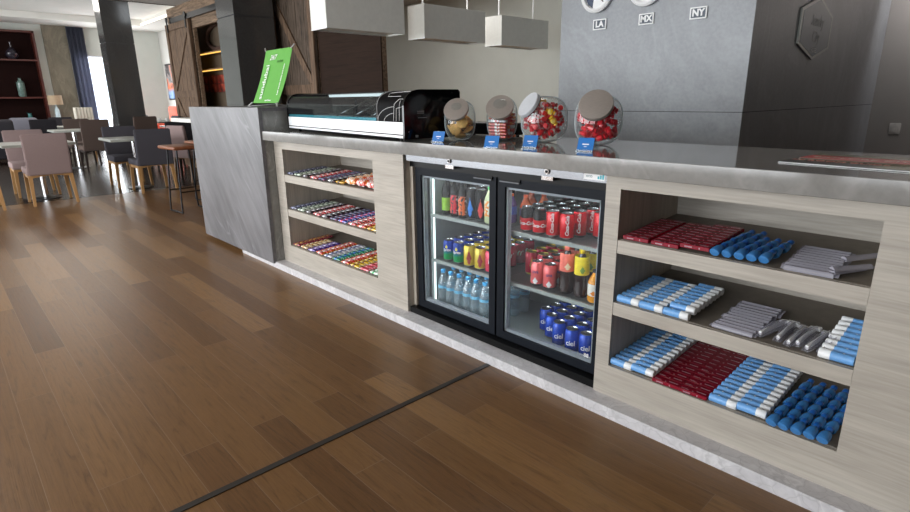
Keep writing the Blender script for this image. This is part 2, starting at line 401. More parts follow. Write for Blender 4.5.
# ------------------------------------------------------------------ room shell
YW = .084          # wooden front plane of the counter
def room():
    struct('floor', MB().box((-9.05,-6.2,-.1), (3.4,6.9,0)), M_floor)
    dk = mat('dark_polished_boards', (44,36,31), .26, 0, .18, 9, (1,14,1))
    struct('floor_dining', MB().box((-19.5,-6.2,-.1), (-9.05,6.9,0)), dk)
    struct('trim_1', MB().box((-1.706,-6.1,.0), (-1.680,.002,.003)), mat('dark_floor_strip', (40,36,33), .5), 'dark metal strip let into the wooden floor')
    # far dining wall with tall window
    w = MB()
    w.box((-19.5,-6.2,0), (-19.3,1.66,3.5)); w.box((-19.5,2.95,0), (-19.3,4.2,3.5)); w.box((-19.5,1.66,2.57), (-19.3,2.95,3.5)); w.box((-19.5,1.66,0), (-19.3,2.95,.06))
    struct('wall_far', w, M_wallpaint)
    f = MB()
    for a, b in (((-19.42,1.66,.06),(-19.34,1.70,2.57)), ((-19.42,2.91,.06),(-19.34,2.95,2.57)), ((-19.42,1.66,2.53),(-19.34,2.95,2.57)), ((-19.42,1.66,.06),(-19.34,2.95,.1))): f.box(a, b)
    wf = struct('window_1', f, M_white)
    obj('window_pane', MB().box((-19.385,1.70,.1), (-19.378,2.91,2.53)), glass('window_glass', (250,252,255)), wf)
    struct('wall_picture', MB().box((-19.5,3.94,0), (-12.05,4.1,3.5)), M_walllight)
    # partition with the barn doors: opening between x -10.75 and -7.7
    p = MB()
    p.box((-12.05,2,0), (-10.75,2.06,2.95)); p.box((-7.7,2,0), (-5.19,2.06,2.95)); p.box((-10.75,2,2.51), (-7.7,2.06,2.95))
    struct('wall_partition', p, M_fascia)
    struct('wall_veneer', MB().box((-6.5,1.985,0), (-5.19,1.999,2.95)), M_veneer)
    struct('wall_return', MB().box((-12.05,2.06,0), (-11.99,4.0,2.95)), M_walllight)
    n = MB(); n.box((-11.95,2.36,0), (-7.3,2.45,2.95)); n.box((-7.35,2.06,0), (-7.3,2.36,2.95))
    struct('wall_niche', n, mat('niche_brown_paint', (92,78,62), .7, var=.06))
    struct('wall_back', MB().box((-9.8,5.2,0), (-3.0,5.35,3.2)), M_wallpaint)
    struct('wall_office', MB().box((-1.8,6.71,0), (3.4,6.9,3.2)), mat('office_grey_paint', (150,145,142), .85, var=.03, scale=3))
    struct('wall_right', MB().box((3.2,-6.2,0), (3.4,6.9,3.2)), mat('dark_taupe_paint', (36,34,32), .85, var=.03, scale=3))
    # stone clad block with a joint line
    b = MB()
    b.box((-3.26,2.6,0), (-1.6,6.71,1.142)); b.box((-3.26,2.6,1.147), (-1.6,6.71,2.95))
    b.mi = 1; b.box((-3.25,2.606,1.14), (-1.606,6.7,1.149))
    struct('wall_feature', b, [M_wall_stone, mat('joint_dark', (50,50,52), .8)])
    # columns
    for nm, x0, x1, y0, y1, zt, zs in (('column_1',-13.88,-13.42,1.19,1.72,3.6,2.42), ('column_2',-7.87,-7.32,1.3,1.83,2.95,2.30)):
        c = MB(); c.box((x0,y0,0), (x1,y1,zs)); c.box((x0,y0,zs+.012), (x1,y1,zt)); c.mi = 1; c.box((x0+.01,y0+.01,zs-.01), (x1-.01,y1-.01,zs+.02))
        struct(nm, c, [M_col, MATS['joint_dark']])
    # ceilings
    c = MB(); c.box((-11.5,-6.2,2.95), (3.4,6.9,3.05)); struct('ceiling', c, M_ceil2)
    c = MB(); c.box((-19.5,-6.2,3.45), (-11.5,4.2,3.55)); struct('ceiling_dining', c, M_ceil)
    s = MB(); s.box((-19.3,-6.2,3.3), (-17.95,3.94,3.45)); s.box((-17.95,3.15,3.3), (-11.5,3.94,3.45))
    struct('trim_2', s, M_ceil, 'white dropped ceiling border along the dining walls')
    s = MB(); s.box((-11.52,-6.2,2.95), (-11.42,2.0,3.5)); struct('trim_3', s, M_fascia, 'brown edge where the lower ceiling starts')
    cv = tag(obj('cove_light', MB().box((-17.9,3.125,3.305), (-12.2,3.149,3.35)), emit('cove_glow', (255,246,230), 3.0)), 'long glowing cove strip under the white dining ceiling', 'light')
    # window wall behind the camera (piers, sill and lintel)
    w = MB()
    w.box((-19.5,-6.2,0), (3.4,-6.0,.25)); w.box((-19.5,-6.2,2.75), (3.4,-6.0,3.5))
    xs = [(-19.5,-17.6), (-14.0,-13.6), (-10.0,-9.6), (-6.0,-5.6), (-2.0,-1.7), (.5,3.4)]
    for a, b_ in xs: w.box((a,-6.2,.25), (b_,-6.0,2.75))
    struct('wall_front', w, M_walllight)
room()
def lights():
    W = bpy.data.worlds.new('world'); SC.world = W; W.use_nodes = True
    nt = W.node_tree; bg = nt.nodes['Background']
    sky = nt.nodes.new('ShaderNodeTexSky'); sky.sky_type = 'HOSEK_WILKIE'; sky.turbidity = 6
    sky.sun_direction = Vector((-.3,.5,.8)).normalized()
    mixn = nt.nodes.new('ShaderNodeMix'); mixn.data_type = 'RGBA'
    mixn.inputs[0].default_value = .85
    [s for s in mixn.inputs if s.name == 'B' and s.type == 'RGBA'][0].default_value = (.93,.97,1,1)
    nt.links.new(sky.outputs[0], [s for s in mixn.inputs if s.name == 'A' and s.type == 'RGBA'][0])
    nt.links.new([s for s in mixn.outputs if s.type == 'RGBA'][0], bg.inputs['Color'])
    bg.inputs['Strength'].default_value = WORLD
    def area(name, loc, rot, sx, sy, pw, col=(1,1,1), spread=PI):
        l = bpy.data.lights.new(name, 'AREA'); l.shape = 'RECTANGLE'; l.size = sx; l.size_y = sy; l.energy = pw; l.color = col; l.spread = spread
        o = bpy.data.objects.new(name, l); COL.objects.link(o); o.location = loc; o.rotation_euler = rot
        return o
    for i, xc in enumerate((-15.8,-11.8,-7.8,-3.8)):
        area('window_daylight', (xc,-6.05,1.5), (PI/2,0,0), 3.4, 2.4, PW_FRONT[i], (.93,.97,1))
    area('window_daylight', (-.6,-6.05,1.5), (PI/2,0,0), 2.0, 2.4, 48, (.93,.97,1))
    area('far_window_daylight', (-19.25,2.30,1.35), (PI/2,0,-PI/2), 1.2, 2.3, PW_FAR, (.95,.98,1))
    area('lobby_fill_light', (-6.3,3.1,2.9), (0,0,0), 2.6, 1.2, 62, (1,.99,.98))  # unseen fill light, added to brighten the grey back wall
    for x, y in ((-3.6,-2.6), (-6.2,-2.6)): area('overhead_fill_light', (x,y,2.92), (0,0,0), .8, .8, 12, (1,.96,.9))  # added overhead fill without fixtures, lifts the dim cabinet interiors
    area('dining_fill_light', (-15.5,0,3.4), (0,0,0), 2, 2, 90, (1,.95,.88))  # unseen overhead fill added for the dining area
    area('office_wall_fill', (-.3,6.2,2.55), (PI/2-.3,0,0), 2.0, .6, 24, (1,.98,.97))  # invented fill: brightens the office wall, keeps the stone block's side dark
    area('overhead_fill_light', (-2.3,1.0,2.92), (0,0,0), .6, .6, 6, (1,.97,.93))  # extra fill added for worktop, jars and pendant sides, no fixture modelled
    # cool strips inside the fridge
    for xc, wd in ((-2.09,.5), (-1.475,.5)):
        for z, p in ((.895,PW_FR),(.632,PW_FR*.8),(.37,PW_FR*.8)):
            area('fridge_strip_light', (xc,.20,z), (math.radians(-18),0,0), wd, .02, p, (.95,1,1))
WORLD = 3.0
PW_FRONT = (150, 180, 215, 195)
PW_FAR = 110
PW_FR = 3.0
lights()
# ------------------------------------------------------------------ counter
TILT = math.radians(3.7)
def slope_z(z, y): return z + (y-YW)*math.tan(TILT)
def counter():
    w = empty('counter_worktop', (-1.5,.39,.985), (0,0,0), 'long thick grey stone worktop running over cabinets and fridge', 'worktop')
    w.location = (0,0,0)
    obj('stone_slab', MB().box((-3.985,0,.985), (1.0,.78,1.05), .0015, 1), M_top, w)
    struct('baseboard_counter', MB().box((-4.62,.004,0), (1.0,.70,.05)), M_plinth, 'pale crackled stone plinth along the foot of the counter')
    # tall stone bar at the end of the counter
    t = empty('high_bar', (-4.7,.9,0), (0,0,0), 'tall block-shaped bar clad in streaked grey stone at counter end', 'bar')
    L = lambda a: (a[0]+4.7, a[1]-.9, a[2])
    obj('front_panel', MB().box(L((-5.43,-.012,.0365)), L((-3.989,.02,1.218)), .002, 1), M_panel, t)
    obj('bar_body', MB().box(L((-5.425,.02,.05)), L((-3.992,.80,1.19))), M_slab, t)
    obj('bar_top', MB().box(L((-5.43,.0201,1.19)), L((-3.989,.82,1.2178)), .002, 1), M_panel, t)
def cabinet(name, label, x0, x1, ox0, ox1, zb, zt, sz):
    cx = (ox0+ox1)/2
    t = empty(name, (cx,.3,0), (0,0,0), label, 'cabinet', 'display cabinets in the counter')
    B = lambda m, a, b, **k: m.box((a[0]-cx,a[1]-.3,a[2]), (b[0]-cx,b[1]-.3,b[2]), **k)
    f = MB(); y0, y1 = YW, YW+.02
    B(f, (x0,y0,.05), (ox0,y1,.984)); B(f, (ox1,y0,.05), (x1,y1,.984)); B(f, (ox0,y0,.05), (ox1,y1,zb)); B(f, (ox0,y0,zt), (ox1,y1,.984))
    obj('face_frame', f, M_lam, t)
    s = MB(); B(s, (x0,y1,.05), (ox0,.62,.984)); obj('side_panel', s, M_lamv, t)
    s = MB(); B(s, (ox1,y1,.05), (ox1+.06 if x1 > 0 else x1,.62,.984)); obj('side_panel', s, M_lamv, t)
    s = MB(); B(s, (ox0,.575,.05), (ox1,.60,.984)); obj('back_panel', s, M_lam, t)
    s = MB(); B(s, (ox0,y1,zt+.02), (ox1,.575,zt+.04)); obj('top_panel', s, M_lam, t)
    for i, z in enumerate(sz):
        if i < len(sz)-1:
            l = MB(); B(l, (ox0+.001,y0+.002,z-.058), (ox1-.001,y0+.018,z-.0045)); lip = obj('shelf_lip', l, M_lam, t)
        b = MB(); zz = z-.004
        b.prism([(y0+.018-.3, slope_z(zz,y0+.018)-.018), (.574-.3, slope_z(zz,.574)-.018), (.574-.3, slope_z(zz,.574)), (y0+.018-.3, slope_z(zz,y0+.018))], 'x', ox0+.001-cx, ox1-.001-cx)
        obj('shelf', b, M_shelfdark, t)
    return t
counter()
cabinet('display_cabinet', 'greige wooden display cabinet of coloured snack bars beside the tall bar', -3.988, -2.425, -3.862, -2.718, .190, .921, (.738,.479,.195))
cabinet('display_cabinet', 'greige wooden display cabinet of tubes and packets past the fridge', -1.151, 1.0, -1.087, -.275, .188, .926, (.732,.473,.193))
# ------------------------------------------------------------------ fridge
def fridge():
    t = empty('bar_fridge', (-1.788,.4,.05), (0,0,0), 'black two-door glass bar fridge full of drinks built into the counter', 'fridge')
    cx, cy, cz = -1.788, .4, .05
    def B(m, a, b, **k): return m.box((a[0]-cx,a[1]-cy,a[2]-cz), (b[0]-cx,b[1]-cy,b[2]-cz), **k)
    body = MB()
    B(body, (-2.415,.19,.05), (-2.325,.72,.94)); B(body, (-1.205,.19,.05), (-1.158,.72,.94)); B(body, (-2.325,.66,.05), (-1.205,.72,.94)); B(body, (-2.325,.19,.905), (-1.205,.66,.94)); B(body, (-2.325,.19,.05), (-1.205,.66,.096))
    obj('cabinet_liner', body, M_fin, t)
    m = MB(); B(m, (-1.83,.185,.096), (-1.77,.21,.905)); obj('centre_post', m, M_black, t)
    k = MB(); B(k, (-2.418,.095,.05), (-1.154,.19,.085)); obj('kick_strip', k, M_black, t)
    s = MB(); B(s, (-2.418,.096,.940), (-1.153,.19,.982)); st = obj('top_strip', s, M_steel, t)
    bl = MB(); B(bl, (-2.418,.125,.905), (-1.154,.19,.940)); obj('shadow_gap', bl, M_black, t)
    for x in (-2.06, -1.445):
        q = MB(); B(q, (x-.03,.094,.924), (x+.03,.125,.941)); obj('lock_bracket', q, M_chrome, t)
        q = MB(); q.lathe([(.0,0), (.011,0), (.011,.008), (.0,.008)], 20, mtx=Matrix.Translation((x-cx,.096-cy,.962-cz)) @ Matrix.Rotation(PI/2,4,'X')); lk = obj('lock', q, M_chrome, t)
        q = MB(); q.lathe([(.0,0), (.006,0), (.006,.002), (.0,.002)], 14, mtx=Matrix.Translation((x-cx,.0879-cy,.962-cz)) @ Matrix.Rotation(PI/2,4,'X')); obj('keyhole', q, M_black, lk)
    q = MB(); B(q, (-1.262,.0935,.948), (-1.163,.096,.978)); sk = obj('sticker', q, M_white, t)
    for i, ch in enumerate('econ'):
        pass
    tm = obj('sticker_print', text_mesh('eco', .02, .0004), mat('grey_print', (120,140,145), .6), sk, (-1.236-cx,.0929-cy,.963-cz))
    q = MB()
    for i in range(3): B(q, (-1.198+i*.0105,.0928,.953), (-1.190+i*.0105,.0936,.964+.005*i))
    obj('sticker_bars', q, mat('teal_print', (60,170,185), .5), sk)
    for sgn, x0, x1 in ((-1,-2.385,-1.777), (1,-1.765,-1.158)):
        d = MB(); y0, y1 = .135, .175; gx0, gx1, gz0, gz1 = x0+.045, x1-.043, .13, .862
        for a, b in (((x0,y0,.09),(gx0,y1,.915)), ((gx1,y0,.09),(x1,y1,.915)), ((gx0,y0,.09),(gx1,y1,gz0)), ((gx0,y0,gz1),(gx1,y1,.915))): B(d, a, b)
        dr = obj('door', d, M_navy, t)
        g = MB(); B(g, (gx0,.141,gz0), (gx1,.145,gz1)); obj('glass_pane', g, G_fridge, dr)
        e = MB()
        for a, b in (((gx0,.147,gz0),(gx0+.012,.172,gz1)), ((gx1-.012,.147,gz0),(gx1,.172,gz1)), ((gx0,.147,gz0),(gx1,.172,gz0+.016)), ((gx0,.147,gz1-.012),(gx1,.172,gz1))): B(e, a, b)
        obj('glazing_spacer', e, mat('pale_spacer', (140,146,152), .35), dr)
        hx = x1-.14 if sgn < 0 else x0+.02
        h = MB(); B(h, (hx,.128,.890), (hx+.12,.136,.912)); h.mi = 1; B(h, (hx,.122,.886), (hx+.12,.136,.891)); obj('handle', h, [M_black, mat('handle_edge_grey', (84,88,94), .4)], dr)
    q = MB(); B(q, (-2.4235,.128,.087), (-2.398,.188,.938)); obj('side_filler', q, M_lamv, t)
    obj('door_mark', text_mesh('88', .026, .0003), M_white, t, (-1.232-cx,.1402-cy,.163-cz))
    for x0, x1 in ((-2.322,-1.835), (-1.768,-1.208)):
        for z in (.638,.376):
            s = MB(); B(s, (x0,.211,z-.008), (x1+.032 if x1 < -1.8 else x1,.655,z-.002)) if x1 < -1.8 else B(s, (x0-.031,.211,z-.008), (x1,.655,z-.002)); sh = obj('wire_shelf', s, mat('shelf_wire', (120,124,124), .35, .6, .15, 120, (1,1,1)), t)
            r = MB(); B(r, (x0,.190,z-.014), (x1,.206,z+.003)); obj('shelf_rail', r, M_rail, sh)
    for x0, x1 in ((-2.31,-1.85), (-1.75,-1.22)):
        s = MB(); B(s, (x0,.192,.885), (x1,.204,.897)); obj('light_strip', s, emit('fridge_strip_glow' + str(x0), (235,250,245), 4), t)
    for x in (-2.316,):
        s = MB(); B(s, (x,.20,.12), (x+.005,.209,.86)); obj('light_strip', s, emit('fridge_side_glow', (235,250,245), 2.6), t)
fridge()
# ------------------------------------------------------------------ drinks
SILVER = mat('can_end_metal', (200,202,205), .22, 1, .03)
def can_mesh(mats, h=.122, r=.033):
    m = MB()
    prof = [(r*.72,0), (r*.80,.003), (r,.012), (r,h-.014), (r*.80,h-.003), (r*.82,h), (r*.76,h), (r*.72,h-.004), (0,h-.004)]
    m.lathe(prof, 20, mis=[1,1,0,0,1,1,1,1])
    return m
def make_can(name, cat, cmat, text=None, tcol=None, size=.02, vertical=False, h=.122, r=.033, shear=0, tz=.55, extra=None, top=None, spin=.55):
    def f():
        t = empty(name, cat=cat)
        obj('can_body', can_mesh(None, h, r), [cmat, top or SILVER], t)
        if text:
            obj('lettering', text_mesh(text, size, .0003, shear, .95, r+.0004, vertical, .0004), tcol or M_white, t, (0,0,h*tz), (0,0,spin))
        if extra: extra(t, h, r)
        tb = MB(); tb.lathe([(0,0), (.008,0), (.008,.0015), (0,.0015)], 10, c=(0,-.006,h-.004)); obj('pull_tab', tb, SILVER, t)
        return t
    return f
def two_tone(name, lo, hi, z=.06, w=.03, rough=.25):
    m, nt, out = nt_new(name)
    tc = nd(nt, 'ShaderNodeTexCoord'); sep = nd(nt, 'ShaderNodeSeparateXYZ'); nt.links.new(tc.outputs['Object'], sep.inputs[0])
    n = noise(nt, tc.outputs['Object'], 45, 2)
    ad = nd(nt, 'ShaderNodeMath', operation='MULTIPLY_ADD'); ad.inputs[1].default_value = .02; nt.links.new(n, ad.inputs[0]); nt.links.new(sep.outputs['Z'], ad.inputs[2])
    mr = nd(nt, 'ShaderNodeMapRange'); mr.inputs['From Min'].default_value = z; mr.inputs['From Max'].default_value = z+w; nt.links.new(ad.outputs[0], mr.inputs['Value'])
    bsdf(nt, out, mix(nt, mr.outputs[0], lin(lo), lin(hi)), .35, 0, spec=.2)
    return m
RED = mat('can_red', (206,22,34), .22, .2, .04)
def blob(col, z0, z1, wd):   # printed flame / splash wrapped on the can
    def f(t, h, r):
        m = MB(); n = 9
        pts = []
        for i in range(n):
            u = i/(n-1); z = h*(z0+(z1-z0)*u); wdt = wd*math.sin(PI*min(1, u*1.15+.02))*(1-.35*u)+.001
            pts.append((z, wdt*(1+.25*math.sin(u*19))))
        for i in range(n-1):
            (za, wa), (zb, wb) = pts[i], pts[i+1]
            for k in range(4):
                def P(z, w, s): a = (-1+.5*s)*w/r+.55; return (math.sin(a)*(r+.0005), -math.cos(a)*(r+.0005), z)
                m.quad(P(za,wa,k), P(za,wa,k+1), P(zb,wb,k+1), P(zb,wb,k))
        obj('printed_splash', m, col, t)
    return f
K_cola = Kind(make_can('drink_can', 'drink can', RED, 'Coca-Cola', M_white, .0225, True, shear=.25, spin=.55), 'red cola cans')
K_zero = Kind(make_can('drink_can', 'drink can', two_tone('can_red_black', (206,22,34), (5,4,5), .078, .003), 'Coca-Cola', M_white, .023, shear=.25, tz=.36), 'black and red cola cans')
K_ciel = Kind(make_can('drink_can', 'drink can', mat('can_blue', (18,66,176), .25, .15, .1, 60), 'ciel', M_white, .036, tz=.46), 'blue water cans')
K_lime = Kind(make_can('drink_can', 'drink can', two_tone('can_green_blue', (10,150,80), (20,60,160), .05, .03), 'Sprite', M_white, .021, shear=.2, tz=.55, extra=blob(mat('lemon_yellow', (235,225,60), .4), .62, .8, .007)), 'green and blue lemon-lime cans')
K_yel = Kind(make_can('drink_can', 'drink can', mat('can_yellow', (232,205,70), .25, .2, .08), None, extra=blob(mat('berry_print', (170,60,50), .4), .15, .85, .014)), 'yellow cans')
K_pink = Kind(make_can('drink_can', 'drink can', mat('can_pink', (232,70,96), .25, .2, .05), 'fT', M_white, .036, shear=.2), 'pink cans')
K_salm = Kind(make_can('drink_can', 'drink can', mat('can_salmon', (240,110,110), .25, .2, .05), 'uva', mat('navy_print', (40,50,110), .4), .024, tz=.6, extra=blob(M_white, .1, .38, .013)), 'salmon pink cans')
K_gold = Kind(make_can('drink_can', 'drink can', mat('can_crimson', (200,30,60), .25, .2, .05), None, extra=blob(mat('gold_print', (210,180,70), .35), .2, .8, .010), top=mat('gold_end', (200,180,80), .3, .8)), 'crimson cans with gold tops')
def tall(col, nm): return Kind(make_can('energy_drink_can', 'drink can', mat('can_black', (6,6,8), .35, 0, .08, spec=.2), None, h=.168, r=.030, extra=blob(col, .12, .72, .015)), nm)
K_blue = tall(mat('flame_blue', (40,130,225), .35), 'black energy cans with blue print')
K_redf = tall(mat('flame_red', (225,60,60), .35), 'black energy cans with red print')
def bottle(name, liquid, label, cap, h=.2, r=.032, lab=(.35,.62), labmats=None, wrap=None):
    def f():
        t = empty(name, cat='bottle')
        m = MB(); m.lathe([(r*.8,0), (r,.008), (r,h*.30), (r*.93,h*.34), (r,h*.38), (r,h*.62), (r*.86,h*.70), (r*.45,h*.86), (r*.38,h*.90), (r*.38,h*.93), (0,h*.93)], 18)
        obj('bottle_body', m, liquid, t)
        l = MB(); l.lathe([(r*1.015,h*lab[0]), (r*1.02,h*(lab[0]+.01)), (r*1.02,h*(lab[1]-.01)), (r*1.015,h*lab[1])], 18, caps=False); obj('label_band', l, label, t)
        c = MB(); c.lathe([(r*.42,h*.915), (r*.44,h*.92), (r*.44,h*.995), (r*.38,h), (0,h)], 16); obj('cap', c, cap, t)
        if wrap: wrap(t, h, r*1.03)
        return t
    return f
COLA = mat('cola_liquid', (36,16,10), .12, 0, .1, coat=.3)
def splash(col, a, b, w):
    return blob(col, a, b, w)
cap_green, cap_black, cap_blue, cap_or = mat('cap_green', (60,190,90), .4), mat('cap_black', (20,20,20), .4), mat('cap_blue', (70,165,225), .4), mat('cap_orange', (232,90,30), .4)
K_bg = Kind(bottle('drink_bottle', mat('black_bottle', (5,7,6), .22, spec=.25), mat('label_lime', (150,205,50), .4), cap_black, .215, .030, (.12,.45)), 'black bottles with lime labels')
K_br = Kind(bottle('drink_bottle', MATS['black_bottle'], wrapper('label_red_black', (20,18,20), (225,30,50), (220,220,220)), mat('cap_red', (200,30,30), .4), .215, .030, (.08,.55), wrap=blob(mat('flame_crimson', (230,40,60), .4), .12, .5, .010)), 'black bottles with red print')
K_bo = Kind(bottle('drink_bottle', MATS['black_bottle'], wrapper('label_orange_black', (20,18,20), (240,110,40), (220,220,220)), mat('cap_gold', (190,140,50), .4), .215, .030, (.08,.55), wrap=blob(mat('flame_orange', (240,110,40), .4), .12, .5, .010)), 'black bottles with orange print')
K_wg = Kind(bottle('drink_bottle', mat('pale_drink', (205,215,170), .2), wrapper('label_white_green', (225,235,215), (240,150,60), (90,180,90)), cap_green, .19, .030, (.2,.62)), 'pale bottles with green caps')
K_water = Kind(bottle('water_bottle', G_water, mat('label_sky', (120,190,225), .4, var=.35, scale=60), cap_blue, .215, .031, (.50,.58)), 'water bottles on the fridge floor')
K_sport = Kind(bottle('sports_drink_bottle', mat('orange_drink', (196,86,40), .2), mat('label_dark_violet', (60,50,110), .4), cap_or, .152, .031, (.3,.58)), 'sports drink bottles')
K_sportv = Kind(bottle('sports_drink_bottle', mat('violet_drink', (86,60,120), .2), mat('label_dark_blue', (50,60,150), .4), cap_or, .152, .031, (.3,.58)), 'sports drink bottles')
K_cpink = Kind(bottle('cola_bottle', COLA, mat('label_salmon', (236,120,104), .4, var=.1, scale=60), mat('cap_salmon', (236,120,104), .4), .225, .034, (.48,.86), wrap=blob(mat('fruit_print', (240,220,190), .4), .52, .68, .014)), 'dark cola bottles with bright sleeves')
K_cyel = Kind(bottle('cola_bottle', COLA, mat('label_yellow', (236,214,50), .4, var=.1, scale=60), mat('cap_yellow', (225,190,40), .4), .225, .034, (.48,.86), wrap=blob(mat('fruit_print_green', (120,160,70), .4), .52, .68, .012)), 'dark cola bottles with bright sleeves')
K_oj = Kind(bottle('juice_bottle', mat('orange_juice', (226,150,40), .25), mat('label_juice', (236,232,220), .4, var=.1, scale=60), mat('cap_dark', (30,36,30), .4), .15, .031, (.22,.58), wrap=blob(mat('fruit_orange', (240,140,30), .4), .24, .40, .015)), 'orange juice bottles')
def place_drinks():
    top, mid, bot = .642, .380, .098
    DL, DR = 'behind the fridge door by the snack cabinet', 'behind the fridge door by the tube cabinet'
    R = random.Random(3)
    def put(K, desc, x, y, z, col, row, shelf, door):
        K.put((x+R.uniform(-.0015,.0015), y+R.uniform(-.0015,.0015), z), (0,0,R.uniform(-.25,.25)), f'{desc}, {ORD[col]} column, {ORD[row]} row back, {shelf} shelf, {door}')
    dl, dr = 'snack-side fridge door', 'tube-side fridge door'
    # snack-side door, top
    cols = [(-2.245,K_bg,'black bottle with lime label'), (-2.178,K_br,'black bottle with red print'), (-2.111,K_bo,'black bottle with orange print'), (-2.048,K_blue,'tall black can with blue print'), (-1.983,K_redf,'tall black can with red print'), (-1.917,K_wg,'pale bottle with green cap')]
    for c, (x, K, d) in enumerate(cols):
        for r in range(1 if c == 5 else 4): put(K, d, x, .245+.074*r, top, c, r, 'top', dl)
    for i, (x, y) in enumerate(((-1.848,.330),(-1.765,.345),(-1.795,.428),(-1.730,.448))): put(K_sportv if i == 0 else K_sport, 'sports drink bottle with orange cap', x, y, top, i, 4, 'top', dl)
    cols = [(-2.222,K_lime,'green and blue can'), (-2.142,K_lime,'green and blue can'), (-2.058,K_yel,'yellow can'), (-1.975,K_yel,'yellow can'), (-1.895,K_pink,'pink can')]
    for c, (x, K, d) in enumerate(cols):
        for r in range(5): put(K, d, x, .235+.076*r, mid, c, r, 'middle', dl)
    for c in range(7):
        for r in range(4): put(K_water, 'clear water bottle with blue cap', -2.278+.0672*c, .237+.082*r, bot, c, r, 'bottom', dl)
    # tube-side door, top
    xs = [-1.665,-1.588,-1.508,-1.432]
    for c in range(4):
        for r in range(5):
            zero = c < 2 or r >= 4 or (c == 2 and r >= 1)
            put(K_zero if zero else K_cola, 'black and red cola can' if zero else 'red cola can', xs[c]+.013*r*(c == 3), .238+.081*r, top, c, r, 'top', dr)
    for r in range(3): put(K_cola if r < 2 else K_zero, 'red cola can' if r < 2 else 'black and red cola can', -1.338+.012*r, .360+.08*r, top, 4, r, 'top', dr)
    put(K_cola, 'red cola can', -1.243, .30, top, 5, 0, 'top', dr)
    for c, x in enumerate((-1.735,-1.662)):
        for r in range(3): put(K_gold, 'crimson can with gold top', x, .37+.08*r, mid, c, r, 'middle', dr)
    for c, x in enumerate((-1.604,-1.527)):
        for r in range(3): put(K_salm, 'salmon pink can', x, .25+.08*r, mid, c+2, r, 'middle', dr)
    for r in range(3):
        put(K_cpink, 'dark cola bottle with salmon sleeve', -1.440, .262+.08*r, mid, 4, r, 'middle', dr)
        put(K_cyel, 'dark cola bottle with yellow sleeve', -1.357, .262+.08*r, mid, 5, r, 'middle', dr)
    for r in range(2): put(K_oj, 'orange juice bottle', -1.272, .244+.078*r, mid, 6, r, 'middle', dr)
    cols = [(-1.625,.36,3), (-1.548,.31,4), (-1.470,.262,5), (-1.378,.240,5), (-1.300,.240,5)]
    for c, (x, y, n) in enumerate(cols):
        for r in range(n): put(K_ciel, 'blue water can', x+.004*r, y+.077*r, bot, c, r, 'bottom', dr)
place_drinks()
